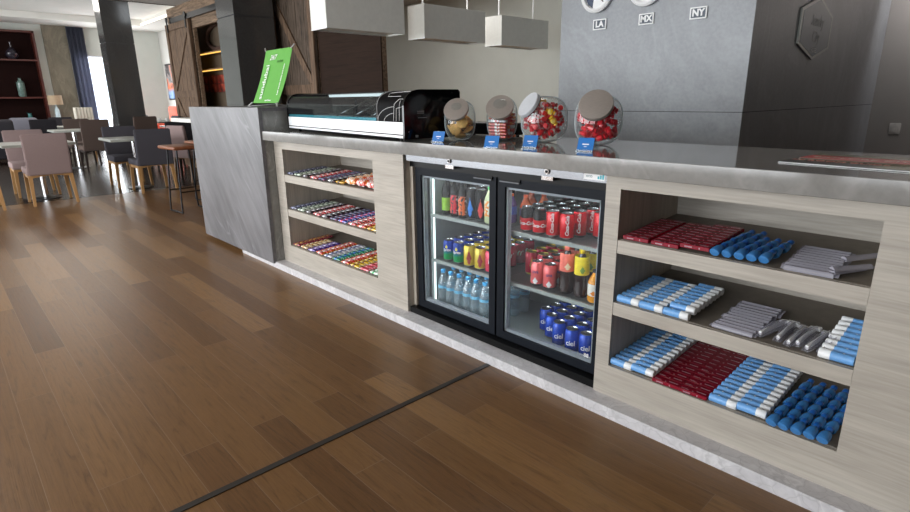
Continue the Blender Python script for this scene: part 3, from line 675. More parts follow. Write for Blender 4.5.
# ------------------------------------------------------------------ amenities in the cabinet past the fridge
RX = lambda x, y, z: ((x, y, slope_z(z, y)), (TILT,0,0))
def amenities():
    R = random.Random(5)
    wine = mat('packet_wine', (126,18,38), .24, 0, .22, 60); winer = mat('packet_red_edge', (190,24,44), .3)
    silver_print = mat('packet_print', (168,128,140), .4)
    def mk_red():
        t = empty('sachet_box', cat='packet')
        obj('carton', MB().box((-.053,-.0165,0), (.053,.0165,.016), .002, 1), wine, t)
        q = MB().box((-.045,-.010,.0158), (-.016,-.0085,.0163)); q.box((-.045,-.006,.0158), (-.022,-.0048,.0163)); q.box((.010,-.003,.0158), (.044,.001,.0163)); q.box((-.004,-.0115,.0158), (.001,-.0065,.0163))
        q.box((-.035,-.0169,.005), (-.008,-.0163,.010)); q.box((.016,-.0169,.004), (.020,-.0163,.011))
        obj('print', q, silver_print, t)
        return t
    K = Kind(mk_red, 'dark red packets')
    def red(x, y, z, lab): 
        loc, rot = RX(x, y, z); K.put(loc, (rot[0], 0, R.uniform(-.015,.015)), lab)
    for c, x in enumerate((-1.018,-.902,-.792)):
        for r in range(9): red(x, .112+.0345*r, .7355-.004+(.010 if c == 2 else 0), f'dark red packet, {ORD[c]} column from fridge, {ORD[r]} from front, top shelf')
    for c, x in enumerate((-.842,-.736)):
        for r in range(12): red(x, .104+.0345*r, .190, f'dark red packet, {ORD[c]} column from fridge, {ORD[r]} from front, bottom shelf')
    bl = mat('tube_blue', (112,168,226), .35, 0, .10, 70, (1,1,1)); wh = mat('tube_white', (238,240,242), .35, 0, .02)
    def mk_tube():
        t = empty('toothpaste_tube', cat='tube')
        Rm = Matrix.Rotation(PI/2, 4, 'Y')
        b = MB(); b.lathe([(.0145,-.047), (.0155,-.046), (.0155,.015)], 16, mtx=Matrix.Translation((0,0,.0155)) @ Rm); obj('tube_body', b, bl, t)
        c = MB(); c.lathe([(.0158,.015), (.0158,.044), (.0140,.047), (0,.047)], 16, mtx=Matrix.Translation((0,0,.0155)) @ Rm); obj('cap', c, wh, t)
        p = MB(); p.box((-.020,-.002,.0308), (-.015,.002,.0313)); obj('print', p, wh, t)
        return t
    T = Kind(mk_tube, 'blue and white tubes')
    def tube(x, y, z, lab, rz=0):
        loc, rot = RX(x, y, z); T.put(loc, (rot[0], 0, rz+R.uniform(-.012,.012)), lab)
    for c, x in enumerate((-1.027,-.930,-.832)):
        for r in range(9):
            up = c == 2 and r >= 1
            tube(x+(.008 if up else 0), .104+.034*r, .4706+(.012 if up else 0), f'blue and white tube, {ORD[c]} column from fridge, {ORD[r]} from front, middle shelf')
    for c, x in enumerate((-1.036,-.942)):
        for r in range(12): tube(x, .106+.0345*r, .190+(.006 if c else 0), f'blue and white tube beside the fridge-side wall, column {"one two".split()[c]}, {ORD[r]} from front, bottom shelf')
    for c, x in enumerate((-.630,-.534)):
        for r in range(12): tube(x, .106+.0345*r, .190+(.006 if c else 0), f'blue and white tube between packets and bottles, column {"one two".split()[c]}, {ORD[r]} from front, bottom shelf')
    for r in range(8):
        tube(-.327, .108+.0345*r, .471+.003*r, f'blue and white tube with cap towards fridge, {ORD[r]} from front, middle shelf', PI)
    # little blue bottles lying down
    bb = mat('bottle_blue', (58,118,176), .25, 0, .10, 50, coat=.2); bc = mat('bottle_cap_blue', (28,92,170), .3, 0, .05)
    def mk_pod():
        t = empty('mouthwash_bottle', cat='bottle')
        T4 = Matrix.Translation((0,0,.0185)) @ Matrix.Rotation(-PI/2, 4, 'X')
        b = MB(); b.lathe([(.013,-.034), (.0172,-.033), (.0186,-.029), (.0184,-.014), (.0168,-.002), (.0125,.009), (.0088,.013), (.0088,.016)], 16, mtx=T4); obj('bottle_body', b, bb, t)
        c = MB(); c.lathe([(.0102,.013), (.0106,.014), (.0106,.031), (.009,.033), (0,.033)], 14, mtx=T4); obj('cap', c, bc, t)
        return t
    P = Kind(mk_pod, 'little blue bottles')
    def pod(x, y, z, lab):
        loc, rot = RX(x, y, z); P.put((loc[0], loc[1], loc[2]+.011), (rot[0]+.24, 0, R.uniform(-.08,.08)-.16), lab, scale=(1,1,.78))
    for c in range(5):
        for r in range(4 if c < 2 else 3):
            if c == 0 and r < 0: continue
            pod(-.716+.0375*c+.006*r, .130+.068*r+(.004*c), .7285, f'little blue bottle lying down, {ORD[c]} column from packets, {ORD[r]} from front, top shelf')
    for c in range(5):
        for r in range(5): pod(-.460+.0365*c+.004*r, .112+.070*r+.002*c, .190, f'little blue bottle lying down, {ORD[c]} column from tubes, {ORD[r]} from front, bottom shelf')
    # combs in frosted sleeves
    comb_in = mat('comb_lilac', (150,150,162), .45, 0, .06)
    def mk_comb(L):
        def f():
            t = empty('wrapped_comb', cat='comb')
            m = MB(); m.prism([(-.0108,.002), (.0108,.002), (.0112,.006), (.006,.0125), (-.001,.0150), (-.008,.0115), (-.0112,.006)], 'x', -L/2, L/2); m.box((-L/2-.010,-.010,.0055), (-L/2,.009,.0065)); m.box((L/2,-.008,.0055), (L/2+.012,.010,.0065)); obj('sleeve', m, G_comb, t)
            c = MB(); c.box((-L/2+.006,.001,.005), (L/2-.006,.009,.0085))
            for i in range(22): c.box((-L/2+.010+i*(L-.02)/22,-.009,.0055), (-L/2+.0125+i*(L-.02)/22,.002,.008))
            obj('comb_teeth', c, comb_in, t)
            return t
        return f
    Cc = Kind(mk_comb(.135), 'wrapped combs')
    for r in range(10):
        loc, rot = RX(-.445+R.uniform(-.006,.006), .114+.0262*r, .731); Cc.put(loc, (rot[0]+R.uniform(.05,.4), 0, R.uniform(-.04,.04)), f'frosted wrapped comb, {ORD[r]} from front of its row, top shelf')
    for r in range(11):
        loc, rot = RX(-.628+R.uniform(-.008,.008), .114+.0255*r, .472); Cc.put(loc, (rot[0]+R.uniform(.05,.4), 0, R.uniform(-.05,.05)), f'frosted wrapped comb, {ORD[r]} from front of its row, middle shelf')
    for i, (x, y, rz, lab) in enumerate(((-.352,.175,1.15,'frosted wrapped comb lying askew beside the neat comb row, top shelf'), (-.300,.150,1.0,'frosted wrapped comb askew against the cabinet side, top shelf'), (-.288,.215,1.1,'frosted wrapped comb askew behind another, cabinet side, top shelf'))):
        x = min(x, -.296-.084*abs(math.cos(rz)))
        loc, rot = RX(x, y, .734+.017*i); Cc.put(loc, (rot[0], 0, rz), lab)
    # razors in clear crinkled wrappers
    def mk_razor():
        t = empty('wrapped_razor', cat='razor')
        m = MB(); n = 8
        rows = []
        rr = random.Random(11)
        for i in range(n+1):
            u = i/n; y = -.075+.15*u; w = .0150*(.75+.35*math.sin(PI*u))+rr.uniform(-.002,.002); h = .016*math.sin(PI*(u*.9+.05))+rr.uniform(0,.004)
            rows.append([m.bm.verts.new(p) for p in ((-w,y,.003), (-w*.5,y,.004+h), (0,y,.003+h*.7), (w*.55,y,.004+h*1.05), (w,y,.003))])
        for a, b in zip(rows, rows[1:]):
            for k in range(4): m.bm.faces.new((a[k], a[k+1], b[k+1], b[k]))
            m.bm.faces.new((a[4], a[0], b[0], b[4]))
        obj('wrapper', m, G_bag, t)
        h = MB(); h.tube([(0,-.062,.009), (0,0,.011), (0,.045,.010)], .0062, 8); h.box((-.017,.045,.005), (.017,.058,.014)); obj('handle', h, M_white, t)
        return t
    Z = Kind(mk_razor, 'wrapped razors')
    for i in range(6):
        loc, rot = RX((-.532,-.494,-.462,-.430,-.398,-.366)[i], (.205,.200,.196,.202,.194,.198)[i], .474+.004*(i % 2)); Z.put(loc, (rot[0], .15*(i % 3-1), -.12+R.uniform(-.10,.10)-(.15 if i == 0 else 0)), f'white razor in clear crinkled wrapper, {ORD[i]} from the combs, middle shelf', scale=(1,1.25,1.35))
amenities()
# ------------------------------------------------------------------ snack bars in the cabinet beside the bar
def snacks():
    R = random.Random(9)
    def mk(wm, L=.10, W=.032, H=.017):
        def f():
            t = empty('snack_bar', cat='snack bar')
            m = MB(); n = 10; rows = []
            for i in range(n+1):
                u = i/n; x = -L/2+L*u; e = min(u, 1-u)*2
                h = H*min(1, .12+3.2*e); w = W/2*(1 if e < .12 else .92)
                zz = [(-w, H*.45), (-w*.8, H*.45+h*.4), (0, H*.45+h*.55), (w*.8, H*.45+h*.4), (w, H*.45), (w*.8, H*.45-h*.4), (-w*.8, H*.45-h*.4)]
                rows.append([m.bm.verts.new((x, y, z)) for y, z in zz])
            for a, b in zip(rows, rows[1:]):
                for k in range(7): f_ = m.bm.faces.new((a[k], a[(k+1) % 7], b[(k+1) % 7], b[k])); f_.smooth = True
            m.bm.faces.new(rows[0]); m.bm.faces.new(rows[-1])
            o = obj('foil_wrapper', m, wm, t)
            return t
        return f
    C = dict(
        navy=('navy and silver', (34,40,84), (170,175,200), (210,210,220)), sage=('white and green', (196,204,190), (60,90,70), (110,140,110)), black=('black and white', (24,22,28), (220,220,225), (90,30,40)),
        rw=('red and white', (214,36,44), (245,245,245), (235,235,235)), slate=('slate blue', (92,98,140), (30,30,50), (190,60,70)), yel=('yellow and brown', (216,170,40), (70,40,20), (120,60,30)),
        maroon=('maroon and gold', (120,26,52), (210,170,90), (230,120,120)), cream=('cream and gold', (226,210,170), (190,130,40), (160,60,60)), violet=('violet', (88,56,150), (220,210,240), (60,40,120)),
        scarlet=('scarlet', (206,24,34), (250,240,235), (240,200,60)), silver=('silver and white', (196,196,204), (60,80,140), (230,230,235)), green=('green and blue', (20,140,90), (40,90,200), (230,240,240)),
        blue=('bright blue', (40,80,180), (230,60,90), (240,240,245)), gold=('bright yellow', (236,196,30), (110,40,20), (250,250,240)), pink=('pink and red', (226,90,110), (200,30,40), (250,250,250)), mint=('white and mint', (240,245,240), (40,170,90), (60,180,110)), orange=('orange and white', (244,150,50), (250,246,240), (226,60,60)))
    KK = {k: Kind(mk(wrapper('wrap_'+k, *v[1:])), v[0]+' wrapped bars') for k, v in C.items()}
    bag = Kind(mk(wrapper('wrap_bag', (246,158,56), (252,246,240), (226,66,60), 1.6), .105, .055, .04), 'orange and white snack bags')
    bagr = Kind(mk(wrapper('wrap_bag_red', (226,60,60), (252,246,240), (246,158,56), 1.6), .105, .055, .04), 'red and white snack bags')
    plan = {'top': (.734, ['navy','sage','black','rw','slate','black','yel','B','Br','Br']),
            'middle': (.475, ['navy','sage','black','rw','black','slate','blue','rw','scarlet','gold']),
            'bottom': (.191, ['maroon','cream','violet','scarlet','silver','green','scarlet','gold','pink','mint'])}
    seen = {}
    for shelf, (z, cols) in plan.items():
        for c, k in enumerate(cols):
            x = -3.798+.1128*c
            n = {'B': 5, 'Br': 5}.get(k, 8)
            if shelf == 'bottom' and k in ('violet','cream'): n = 6
            nth = sum(1 for q in cols[:c] if q == k); again = ', second such column' if nth else ''
            for r in range(n):
                if k in ('B','Br'):
                    kd = bag if k == 'B' else bagr
                    loc, rot = RX(x, .135+.058*r, z+.012)
                    kd.put(loc, (rot[0]+.25, 0, R.uniform(-.06,.06)), f'{"orange" if k == "B" else "red"} and white snack bag{again}, {ORD[r]} from front, top shelf of snack cabinet')
                else:
                    loc, rot = RX(x+R.uniform(-.002,.002), .112+.0385*r, z+.005)
                    KK[k].put(loc, (rot[0]+.06, R.uniform(-.03,.03), R.uniform(-.08,.08)), f'{C[k][0]} wrapped bar{again}, {ORD[r]} from front, {shelf} shelf of snack cabinet')
snacks()
# ------------------------------------------------------------------ things on the counter
ZC = 1.05
def display_case():
    ln = 1.66
    t = empty('countertop_display_case', (-2.30,.01,ZC), (0,0,math.radians(-6.6)), 'long black refrigerated countertop display case with curved glass front', 'display case')
    # local: x from -ln to 0, y depth 0..0.35, z up
    H, D = .262, .355
    def prof(h0, h1, d0, n=9):   # front curve from (d0,h0) up to the top
        pts = []
        for i in range(n):
            a = i/(n-1)*PI/2
            pts.append((d0+.10*(1-math.cos(a))*1.0, h1-.085+.085*math.sin(a)))
        return [(d0, h0)]+pts
    def endpanel(x0, x1, par, nm, m, lip=0):
        poly = prof(.012, H, -.006-lip)+[(D-.012, H), (D, H-.012), (D, .012)]
        b = MB(); b.prism(poly, 'x', x0, x1); return obj(nm, b, m, par)
    e = endpanel(-.016, 0, t, 'end_panel', M_gloss)
    pm = mat('faint_grey_print', (120,122,126), .5)
    for a, c in (((.0005,.075,.150),(.0012,.118,.154)), ((.0005,.075,.141),(.0012,.118,.145)), ((.0005,.08,.118),(.0012,.135,.122)), ((.0005,.062,.020),(.0012,.078,.032))): obj('printed_label', MB().box(a, c), pm, e)
    q = MB()
    for y, z in ((.345,.25), (.02,.05), (.30,.245)): q.lathe([(0,0), (.004,0), (.004,.0015), (0,.0015)], 10, mtx=Matrix.Translation((0,y,z)) @ Matrix.Rotation(PI/2,4,'Y'))
    obj('screw', q, M_chrome, e)
    endpanel(-ln, -ln+.016, t, 'end_panel', M_gloss)
    b = MB(); b.box((-ln+.016,.015,.012), (-.016,D-.01,.05)); obj('base_tray', b, M_black, t)
    w = MB(); w.box((-ln+.016,-.004,.036), (-.016,.012,.098)); w.box((-ln+.016,-.004,.018), (-.016,.012,.030)); fp = obj('front_fascia', w, mat('case_white_fascia', (245,247,250), .3, 0, .01), t)
    k = MB(); k.box((-ln+.016,-.002,.030), (-.016,.010,.036)); obj('fascia_groove', k, M_black, fp)
    x1 = -.30
    g = MB(); g.sheet(prof(.098, H-.008, 0), 'x', -ln+.016, x1, .004); g.box((-ln+.016,.10,H-.012), (x1,D-.02,H-.008)); obj('curved_glass', g, G_case, t)
    tl = MB(); tl.box((-ln+.016,.004,.098), (x1,.014,.116)); obj('teal_glass_edge', tl, mat('teal_edge', (60,160,180), .2), t)
    # interior
    i = MB(); i.box((-ln+.016,.016,.098), (x1,D-.02,.104)); obj('deck', i, mat('case_deck_steel', (120,120,122), .35, .7), t)
    bk = MB(); bk.box((-ln+.016,D-.03,.05), (x1,D-.024,.118)); bk.box((-ln+.016,D-.03,H-.03), (x1,D-.02,H)); bk.box((-1.2,D-.03,.118), (-1.185,D-.02,H-.03)); obj('back_frame', bk, M_black, t)
    for a, c in ((-ln+.016,-1.2), (-1.185,x1)):
        gd = MB(); gd.box((a,D-.028,.118), (c,D-.024,H-.03)); obj('sliding_door', gd, G_case, t)
    lt = MB(); lt.box((-ln+.55,.09,H-.030), (x1,.125,H-.014)); obj('top_light', lt, emit('case_light_glow', (235,245,250), 1.6), t)
    br = MB()
    for x in (-.95,-.72,-.50): br.tube([(x-.0,.05,.108), (x+.02,D-.04,.225)], .004, 6)
    obj('support_rod', br, M_chrome, t)
    # motor cover with white line drawing
    c = MB(); poly = prof(.098, H-.004, -.002)+[(D-.01, H-.004), (D-.01, .05), (.012,.05)]
    c.prism(poly, 'x', x1, -.016); mc = obj('motor_cover', c, mat('motor_cover_black', (8,8,10), .5, 0, .1, spec=.06), t)
    # white lines following the curved front: (u along x 0..1, v up 0..1)
    fr = prof(.098, H-.004, -.0035)
    L = [0]
    for p, q_ in zip(fr, fr[1:]): L.append(L[-1]+math.dist(p, q_))
    fr = fr+[(.22, H-.004)]; L.append(L[-1]+.22-fr[-2][0])
    tot = L[-1]
    def S(u, v):
        s = v*.66*tot
        for k in range(len(L)-1):
            if s <= L[k+1] or k == len(L)-2:
                a = (s-L[k])/(L[k+1]-L[k]); p, q_ = fr[k], fr[k+1]
                return (x1+.008+u*(.27), p[0]+(q_[0]-p[0])*a-.001, p[1]+(q_[1]-p[1])*a+.001)
    def line(uv): 
        out = []
        for (a, b_), (c_, d) in zip(uv, uv[1:]):
            for k in range(6): out.append(S(a+(c_-a)*k/6, b_+(d-b_)*k/6))
        out.append(S(*uv[-1])); return out
    arc = lambda cx, cy, r1, r2, a0, a1: [(cx+r1*math.cos(a0+(a1-a0)*i/10), cy+r2*math.sin(a0+(a1-a0)*i/10)) for i in range(11)]
    ln_ = MB()
    for uv in ([(.03,.05),(.03,.55),(.10,.92)], [(.95,.95),(.98,.80),(.30,.74),(.36,.60),(.85,.60)], arc(.75,.0,.70,.34,PI,PI*.52), arc(.78,-.02,.48,.22,PI,PI*.55), [(.68,.02),(.72,.40),(.86,.52),(1.0,.52)], [(.78,.02),(.80,.30),(1.0,.34)], [(.90,.03),(.92,.48)]):
        ln_.tube(line(uv), .0010, 5)
    obj('line_drawing', ln_, M_white, mc)
    f = MB()
    for x in (-ln+.09,-.12):
        for y in (.05,.30): f.lathe([(.012,0), (.010,.012)], 12, c=(x,y,0))
    obj('foot', f, M_black, t)
    # case sits on feet
    return t
display_case()
def jars():
    R = random.Random(21)
    def superell(rx, ry, h, n=28, m=18, ex=2.7):
        b = MB(); rings = []
        f = lambda c, e: math.copysign(abs(c)**(2/e), c)
        for j in range(m+1):
            ph = -PI/2+PI*j/m; cz = f(math.sin(ph), ex); cr = abs(math.cos(ph))**(2/ex)
            if j in (0, m): rings.append([b.bm.verts.new((0,0,h/2+h/2*cz))]); continue
            rings.append([b.bm.verts.new((rx*cr*f(math.cos(2*PI*i/n), 2.3), ry*cr*f(math.sin(2*PI*i/n), 2.3), h/2+h/2*cz)) for i in range(n)])
        for a, c in zip(rings, rings[1:]):
            for i in range(n):
                k = (i+1) % n
                if len(a) == 1: f_ = b.bm.faces.new((a[0], c[k], c[i]))
                elif len(c) == 1: f_ = b.bm.faces.new((a[i], a[k], c[0]))
                else: f_ = b.bm.faces.new((a[i], a[k], c[k], c[i]))
                f_.smooth = True
        return b
    def jar(x, y, az, label, rx=.078, ry=.085, h=.19, lid_r=.066, elev=.52, lidm=M_lidm):
        t = empty('glass_jar', (x,y,ZC), (0,0,az), label, 'jar', 'candy jars on the counter')
        obj('jar_body', superell(rx, ry, h), G_jar, t)
        # neck and lid lean out toward local -Y
        d = Vector((0,-math.cos(elev),math.sin(elev))); c0 = Vector((0,0,h*.54))
        T = Matrix.Translation(c0) @ d.to_track_quat('Z','Y').to_matrix().to_4x4()
        r = ry
        n = MB(); n.lathe([(lid_r*.90, r*.80), (lid_r*.92, r*1.0)], 28, mtx=T, caps=False); obj('jar_neck', n, G_jar, t)
        l = MB(); l.lathe([(lid_r*.96, r*.88), (lid_r, r*.89), (lid_r, r*1.01), (lid_r*.97, r*1.045), (lid_r*.93, r*1.05), (0, r*1.055)], 36, mtx=T, mis=[0]*6); ld = obj('lid', l, lidm, t)
        s = MB(); s.lathe([(lid_r*.97, r*.855), (lid_r*.99, r*.885), (lid_r*.97, r*.89)], 36, mtx=T, caps=False); obj('lid_seal', s, M_black, t)
        return t
    P = [(-2.160,.268), (-2.005,.425), (-1.735,.435), (-1.440,.455)]
    jar(*P[0], .52, 'small glass jar of cookies with metal lid beside the black display case', .080, .088, .205, .066, .62)
    jar(*P[1], .55, 'glass jar of red wafer packets with metal lid, second from display case', .080, .088, .220, .072, .62)
    jar(*P[2], -.35, 'round glass jar of red candies with its lid turned away towards the window', .108, .112, .222, .066, .60, mat('pale_lid_metal', (214,218,224), .4, .35, .04))
    jar(*P[3], .40, 'glass jar of bright red candies with dull metal lid, farthest from display case', .106, .110, .225, .076, .58)
    # contents
    cookie = mat('cookie_gold', (226,178,104), .7, 0, .25, 60)
    def mk_cookie():
        m = MB(); m.lathe([(.024,0), (.029,.002), (.030,.006), (.024,.010), (0,.0115)], 18)
        o = obj('cookie', m, cookie); return tag(o, cat='cookie')
    K = Kind(mk_cookie, 'cookies in the glass jar')
    cx, cy = P[0]
    from mathutils.bvhtree import BVHTree
    def fill(K, c, n, rx, ry, z0, z1, lab, seed, first=(), h=.222):
        R2 = random.Random(seed); done = []; tries = 0; count = 0
        if K.p is None: K.p = K.make(); fresh = True
        else: fresh = False
        me = K.p.data; co = [v.co.copy() for v in me.vertices]; fc = [tuple(f.vertices) for f in me.polygons]
        def tree(loc, rot):
            M = Matrix.Translation(loc) @ Euler(rot).to_matrix().to_4x4()
            w = [M @ v for v in co]; return w, BVHTree.FromPolygons(w, fc)
        for loc, rot in first: done.append((Vector(loc), tree(loc, rot)[1]))
        while count < n and tries < 6000:
            tries += 1
            a = R2.uniform(0, 2*PI); q_ = math.sqrt(R2.random()); z = z0+(z1-z0)*R2.random()**1.3
            loc = Vector((c[0]+rx*q_*math.cos(a), c[1]+ry*q_*math.sin(a), ZC+z)); rot = (R2.uniform(-1.2,1.2), R2.uniform(-.9,.9), R2.uniform(0,PI))
            w, t = tree(loc, rot)
            if any((abs((v.x-c[0])/(rx+.014))**2.5+abs((v.y-c[1])/(ry+.014))**2.5+abs((v.z-ZC-h/2)/(h/2-.008))**2.5) > 1 for v in w): continue
            if any((loc-l).length < .075 and t.overlap(t2) for l, t2 in done): continue
            done.append((loc, t)); count += 1
            if fresh: o = K.p; fresh = False
            else: o = copy_tree(K.p)
            o.location = loc; o.rotation_euler = rot; o['label'] = lab; o['group'] = K.group
    fill(K, P[0], 26, .058, .056, .020, .100, 'round golden cookie inside the glass jar by the display case', 8, first=[((cx+.016, cy-.048, ZC+.058), (1.25,0,.72))])
    big = K.put((cx+.016, cy-.048, ZC+.058), (1.25,0,.72), 'large upright golden cookie pressed against the jar glass')
    def candy(wm, L=.046, r=.0125, nm='wrapped_candy'):
        def f():
            m = MB(); m.lathe([(r*.9,-L*.62), (r*.25,-L*.36), (r,-L*.28), (r*1.1,0), (r,L*.28), (r*.25,L*.36), (r*.9,L*.62)], 9, mtx=Matrix.Rotation(PI/2,4,'Y'))
            return tag(obj(nm, m, wm), cat='candy')
        return f
    K1 = Kind(candy(wrapper('wrap_candy_red', (214,24,36), (250,240,236), (220,40,44), .35)), 'red candies in the round jar')
    K2 = Kind(candy(wrapper('wrap_candy_scarlet', (222,20,40), (244,60,70), (210,20,36), .35)), 'bright red candies in the last jar')
    K1y = Kind(candy(wrapper('wrap_candy_yellow', (240,196,30), (250,230,120), (240,190,30), .35), .034, .014), 'yellow candies in the round jar')
    fill(K1, P[2], 110, .088, .090, .018, .185, 'red and white wrapped candy inside the round glass jar', 3)
    for i, (dx, dy, z) in enumerate(((.010,-.040,.196), (.075,-.052,.150), (.085,-.040,.108))): K1y.put((P[2][0]+dx, P[2][1]+dy, ZC+z), (0,.4*i,.6*i), 'yellow wrapped candy among red ones in the round glass jar')
    fill(K2, P[3], 110, .086, .088, .018, .180, 'bright red wrapped candy inside the jar farthest from display case', 4)
    def mk_wafer(wm):
        def f():
            m = MB(); m.box((-.052,-.0125,-.0068), (.052,.0125,.0068), .003, 1); return tag(obj('wafer_packet', m, wm), cat='wafer')
        return f
    KW = [Kind(mk_wafer(wrapper('wrap_wafer_red', (200,30,34), (240,230,225), (230,120,50), .6)), 'red wafer packets in a jar'), Kind(mk_wafer(wrapper('wrap_wafer_orange', (226,130,50), (240,230,225), (190,40,40), .6)), 'orange wafer packets in a jar'), Kind(mk_wafer(wrapper('wrap_wafer_silver', (200,200,206), (200,60,60), (170,170,180), .6)), 'silver wafer packets in a jar')]
    nm = ['red', 'orange', 'silver']
    for lay in range(8):
        for r in range(4):
            k = R.choice([0,0,1,2] if lay < 6 else [1,0])
            KW[k].put((P[1][0]+R.uniform(-.004,.004)-.007*(r-1.5), P[1][1]+.028*(r-1.5), ZC+.020+.0158*lay), (R.uniform(-.02,.02), R.uniform(-.02,.02), .25), f'{nm[k]} wafer packet lying in the second glass jar')
jars()
def cards():
    blue = mat('card_blue', (20,112,190), .35, 0, .03)
    def mk():
        t = empty('price_card_stand', cat='card stand')
        a = math.radians(20)
        b = MB()
        b.prism([(0,0), (.003,0), (.003+.058*math.sin(a),.058*math.cos(a)), (.058*math.sin(a),.058*math.cos(a))], 'x', -.036, .036)
        b.prism([(.055,0), (.058,0), (.003+.058*math.sin(a),.058*math.cos(a)), (.058*math.sin(a),.058*math.cos(a)-.002)], 'x', -.036, .036)
        b.box((-.036,-.012,0), (.036,.003,.002)); b.box((-.036,-.012,0), (.036,-.009,.008))
        obj('acrylic_stand', b, G_clear, t)
        c = MB(); c.prism([(-.0025,.003), (-.0005,.003), (-.0005+.054*math.sin(a),.003+.054*math.cos(a)), (-.0025+.054*math.sin(a),.003+.054*math.cos(a))], 'x', -.034, .034)
        cd = obj('card', c, blue, t)
        q = MB(); 
        for z, w, h in ((.026,.014,.0045), (.018,.006,.002)):
            y = -.0029+(z-.003)*math.tan(a)
            q.prism([(y,z), (y+h*math.tan(a),z+h), (y+h*math.tan(a)+.0003,z+h), (y+.0003,z)], 'x', -w, w)
        obj('card_print', q, M_white, cd)
        return t
    K = Kind(mk, 'blue price cards before the jars')
    for (x, y), r, lab in (((-2.150,.10), .30, 'blue price card in clear stand before the cookie jar'), ((-1.697,.012), .30, 'blue price card in clear stand between display case and round jar'), ((-1.583,.14), .22, 'blue price card in clear stand before the round candy jar'), ((-1.305,.155), .22, 'blue price card in clear stand before the jar farthest from display case')):
        K.put((x,y,ZC), (0,0,r), lab)
def counter_bits():
    cards()
    # low black printer behind the jars
    t = empty('receipt_printer', (-2.32,.68,ZC), (0,0,0), 'low black printer box behind the cookie jar at back of counter', 'printer')
    b = MB(); b.box((-.22,-.06,.006), (.20,.06,.075), .008, 2); obj('housing', b, M_black, t)
    b = MB(); b.box((-.10,-.02,.0752), (.10,-.014,.0775)); obj('paper_slot', b, M_navy, t)
    f = MB()
    for x in (-.19,.17):
        for y in (-.045,.045): f.lathe([(.01,0), (.01,.007)], 10, c=(x,y,0))
    obj('foot', f, M_gloss, t)
    # magazines
    def magazine(z, x, y, rz, w, d, th, cover, label, bits, paper=M_white):
        t = empty('magazine', (x,y,z), (0,0,rz), label, 'magazine', 'magazines on the counter end')
        p = MB()
        for k in range(3): p.box((.001*k,.001*k,th*k/3), (w-.002*k,d-.001*k,th*(k+1)/3-.0004))
        obj('pages', p, paper, t)
        c = MB(); c.box((-.001,-.001,th), (w+.001,d+.001,th+.0008)); c.box((-.001,-.001,-.0006), (w+.001,d+.001,0)); cv = obj('cover', c, cover, t)
        for nm, a, b_, m in bits:
            q = MB(); q.box((*a,th+.0008), (*b_,th+.0012)); obj(nm, q, m, cv)
        return t, cv, th
    dark = mat('magazine_cover_dark', (34,38,40), .25, 0, .5, 18)
    olive = mat('magazine_cover_olive', (120,116,84), .25, 0, .5, 12)
    redm = mat('masthead_red', (186,34,44), .3); cream = mat('cream_print', (225,214,200), .4)
    t, cv, th = magazine(ZC+.0008, -.605, .225, -.10, .60, .23, .0035, dark, 'dark covered magazine lowest in the pile at the counter end', [('cover_photo', (.26,.02), (.58,.21), olive)])
    obj('masthead', text_mesh('IN ROOM GUIDE', .036, .0002), mat('masthead_salmon', (200,110,96), .4), cv, (.14,.10,th+.0012), (-PI/2,0,0))
    t2, cv2, th2 = magazine(ZC+.0066, -.575, .335, -.06, .62, .20, .003, olive, 'red bannered magazine lying on the dark covered magazine', [('masthead_band', (0,.0), (.34,.12), redm)], mat('tinted_pages', (92,70,62), .7))
    obj('masthead', text_mesh('EXPLORE CITY', .044, .0002), cream, cv2, (.17,.06,th2+.0014), (-PI/2,0,0))
    # green banner on the bar
    t = empty('tabletop_banner', (-4.335,.20,1.218), (0,0,0), 'bright green tabletop banner with white lettering on the tall bar', 'banner stand')
    lean = math.radians(21); Rm = Matrix.Rotation(-lean, 4, 'X')
    hgt, wd = .44, .45
    def onb(x, z, y=0): return Rm @ Vector((x, y, z))
    b = MB(); n = 8
    for i in range(n):
        z0, z1 = .03+hgt*i/n, .03+hgt*(i+1)/n
        bow = lambda z: .012*math.sin(PI*(z-.03)/hgt)
        vs = [onb(-wd/2,z0,bow(z0)), onb(wd/2,z0,bow(z0)), onb(wd/2,z1,bow(z1)), onb(-wd/2,z1,bow(z1))]
        vb = [v+Vector((0,.002,0)) for v in vs]
        b.quad(*vs); b.quad(*vb[::-1]); b.quad(vs[0], vs[3], vb[3], vb[0]); b.quad(vs[1], vb[1], vb[2], vs[2])
    gb = obj('banner_sheet', b, mat('banner_green', (92,164,66), .5, 0, .03), t)
    wm = mat('banner_wire', (205,205,208), .3, .6)
    rods = []
    for x in (-1, 1): rods += [([Vector((x*(wd/2+.035), -.02, .003)), onb(x*(wd/2-.005), .035, -.006)], .005), ([onb(x*(wd/2-.01), hgt+.02, -.004), onb(x*(wd/2+.025), hgt+.05, -.002)], .005)]
    rods += [([Vector((-wd/2-.035,-.02,.003)), Vector((0,.10,.02)), Vector((wd/2+.035,-.02,.003))], .004), ([Vector((0,.10,.02)), Vector((0,.22,.004))], .004), ([Vector((0,.10,.02)), onb(0,.26,.02)], .004)]
    for pts, r in rods: obj('wire_rod', MB().tube(pts, r, 6), wm, t)
    def txt(body, size, x, z, vert=False, shear=0, mt=M_white):
        me = text_mesh(body, size, .0004, shear, 1.0, None, vert, .0006)
        o = obj('lettering', me, mt, gb); p = onb(x, z, .006); o.location = (p.x, p.y-.006, p.z); o.rotation_euler = (-lean,0,0)
    txt('24/7', .060, -.060, .405, shear=.2); txt('market', .034, .070, .372, mt=mat('banner_dark_green', (60,120,40), .5)); txt('sundubai', .082, -.115, .205, True); txt('fresh snacks drinks and more', .021, .165, .22, True); txt('open 24 hours', .018, .03, .055)
counter_bits()
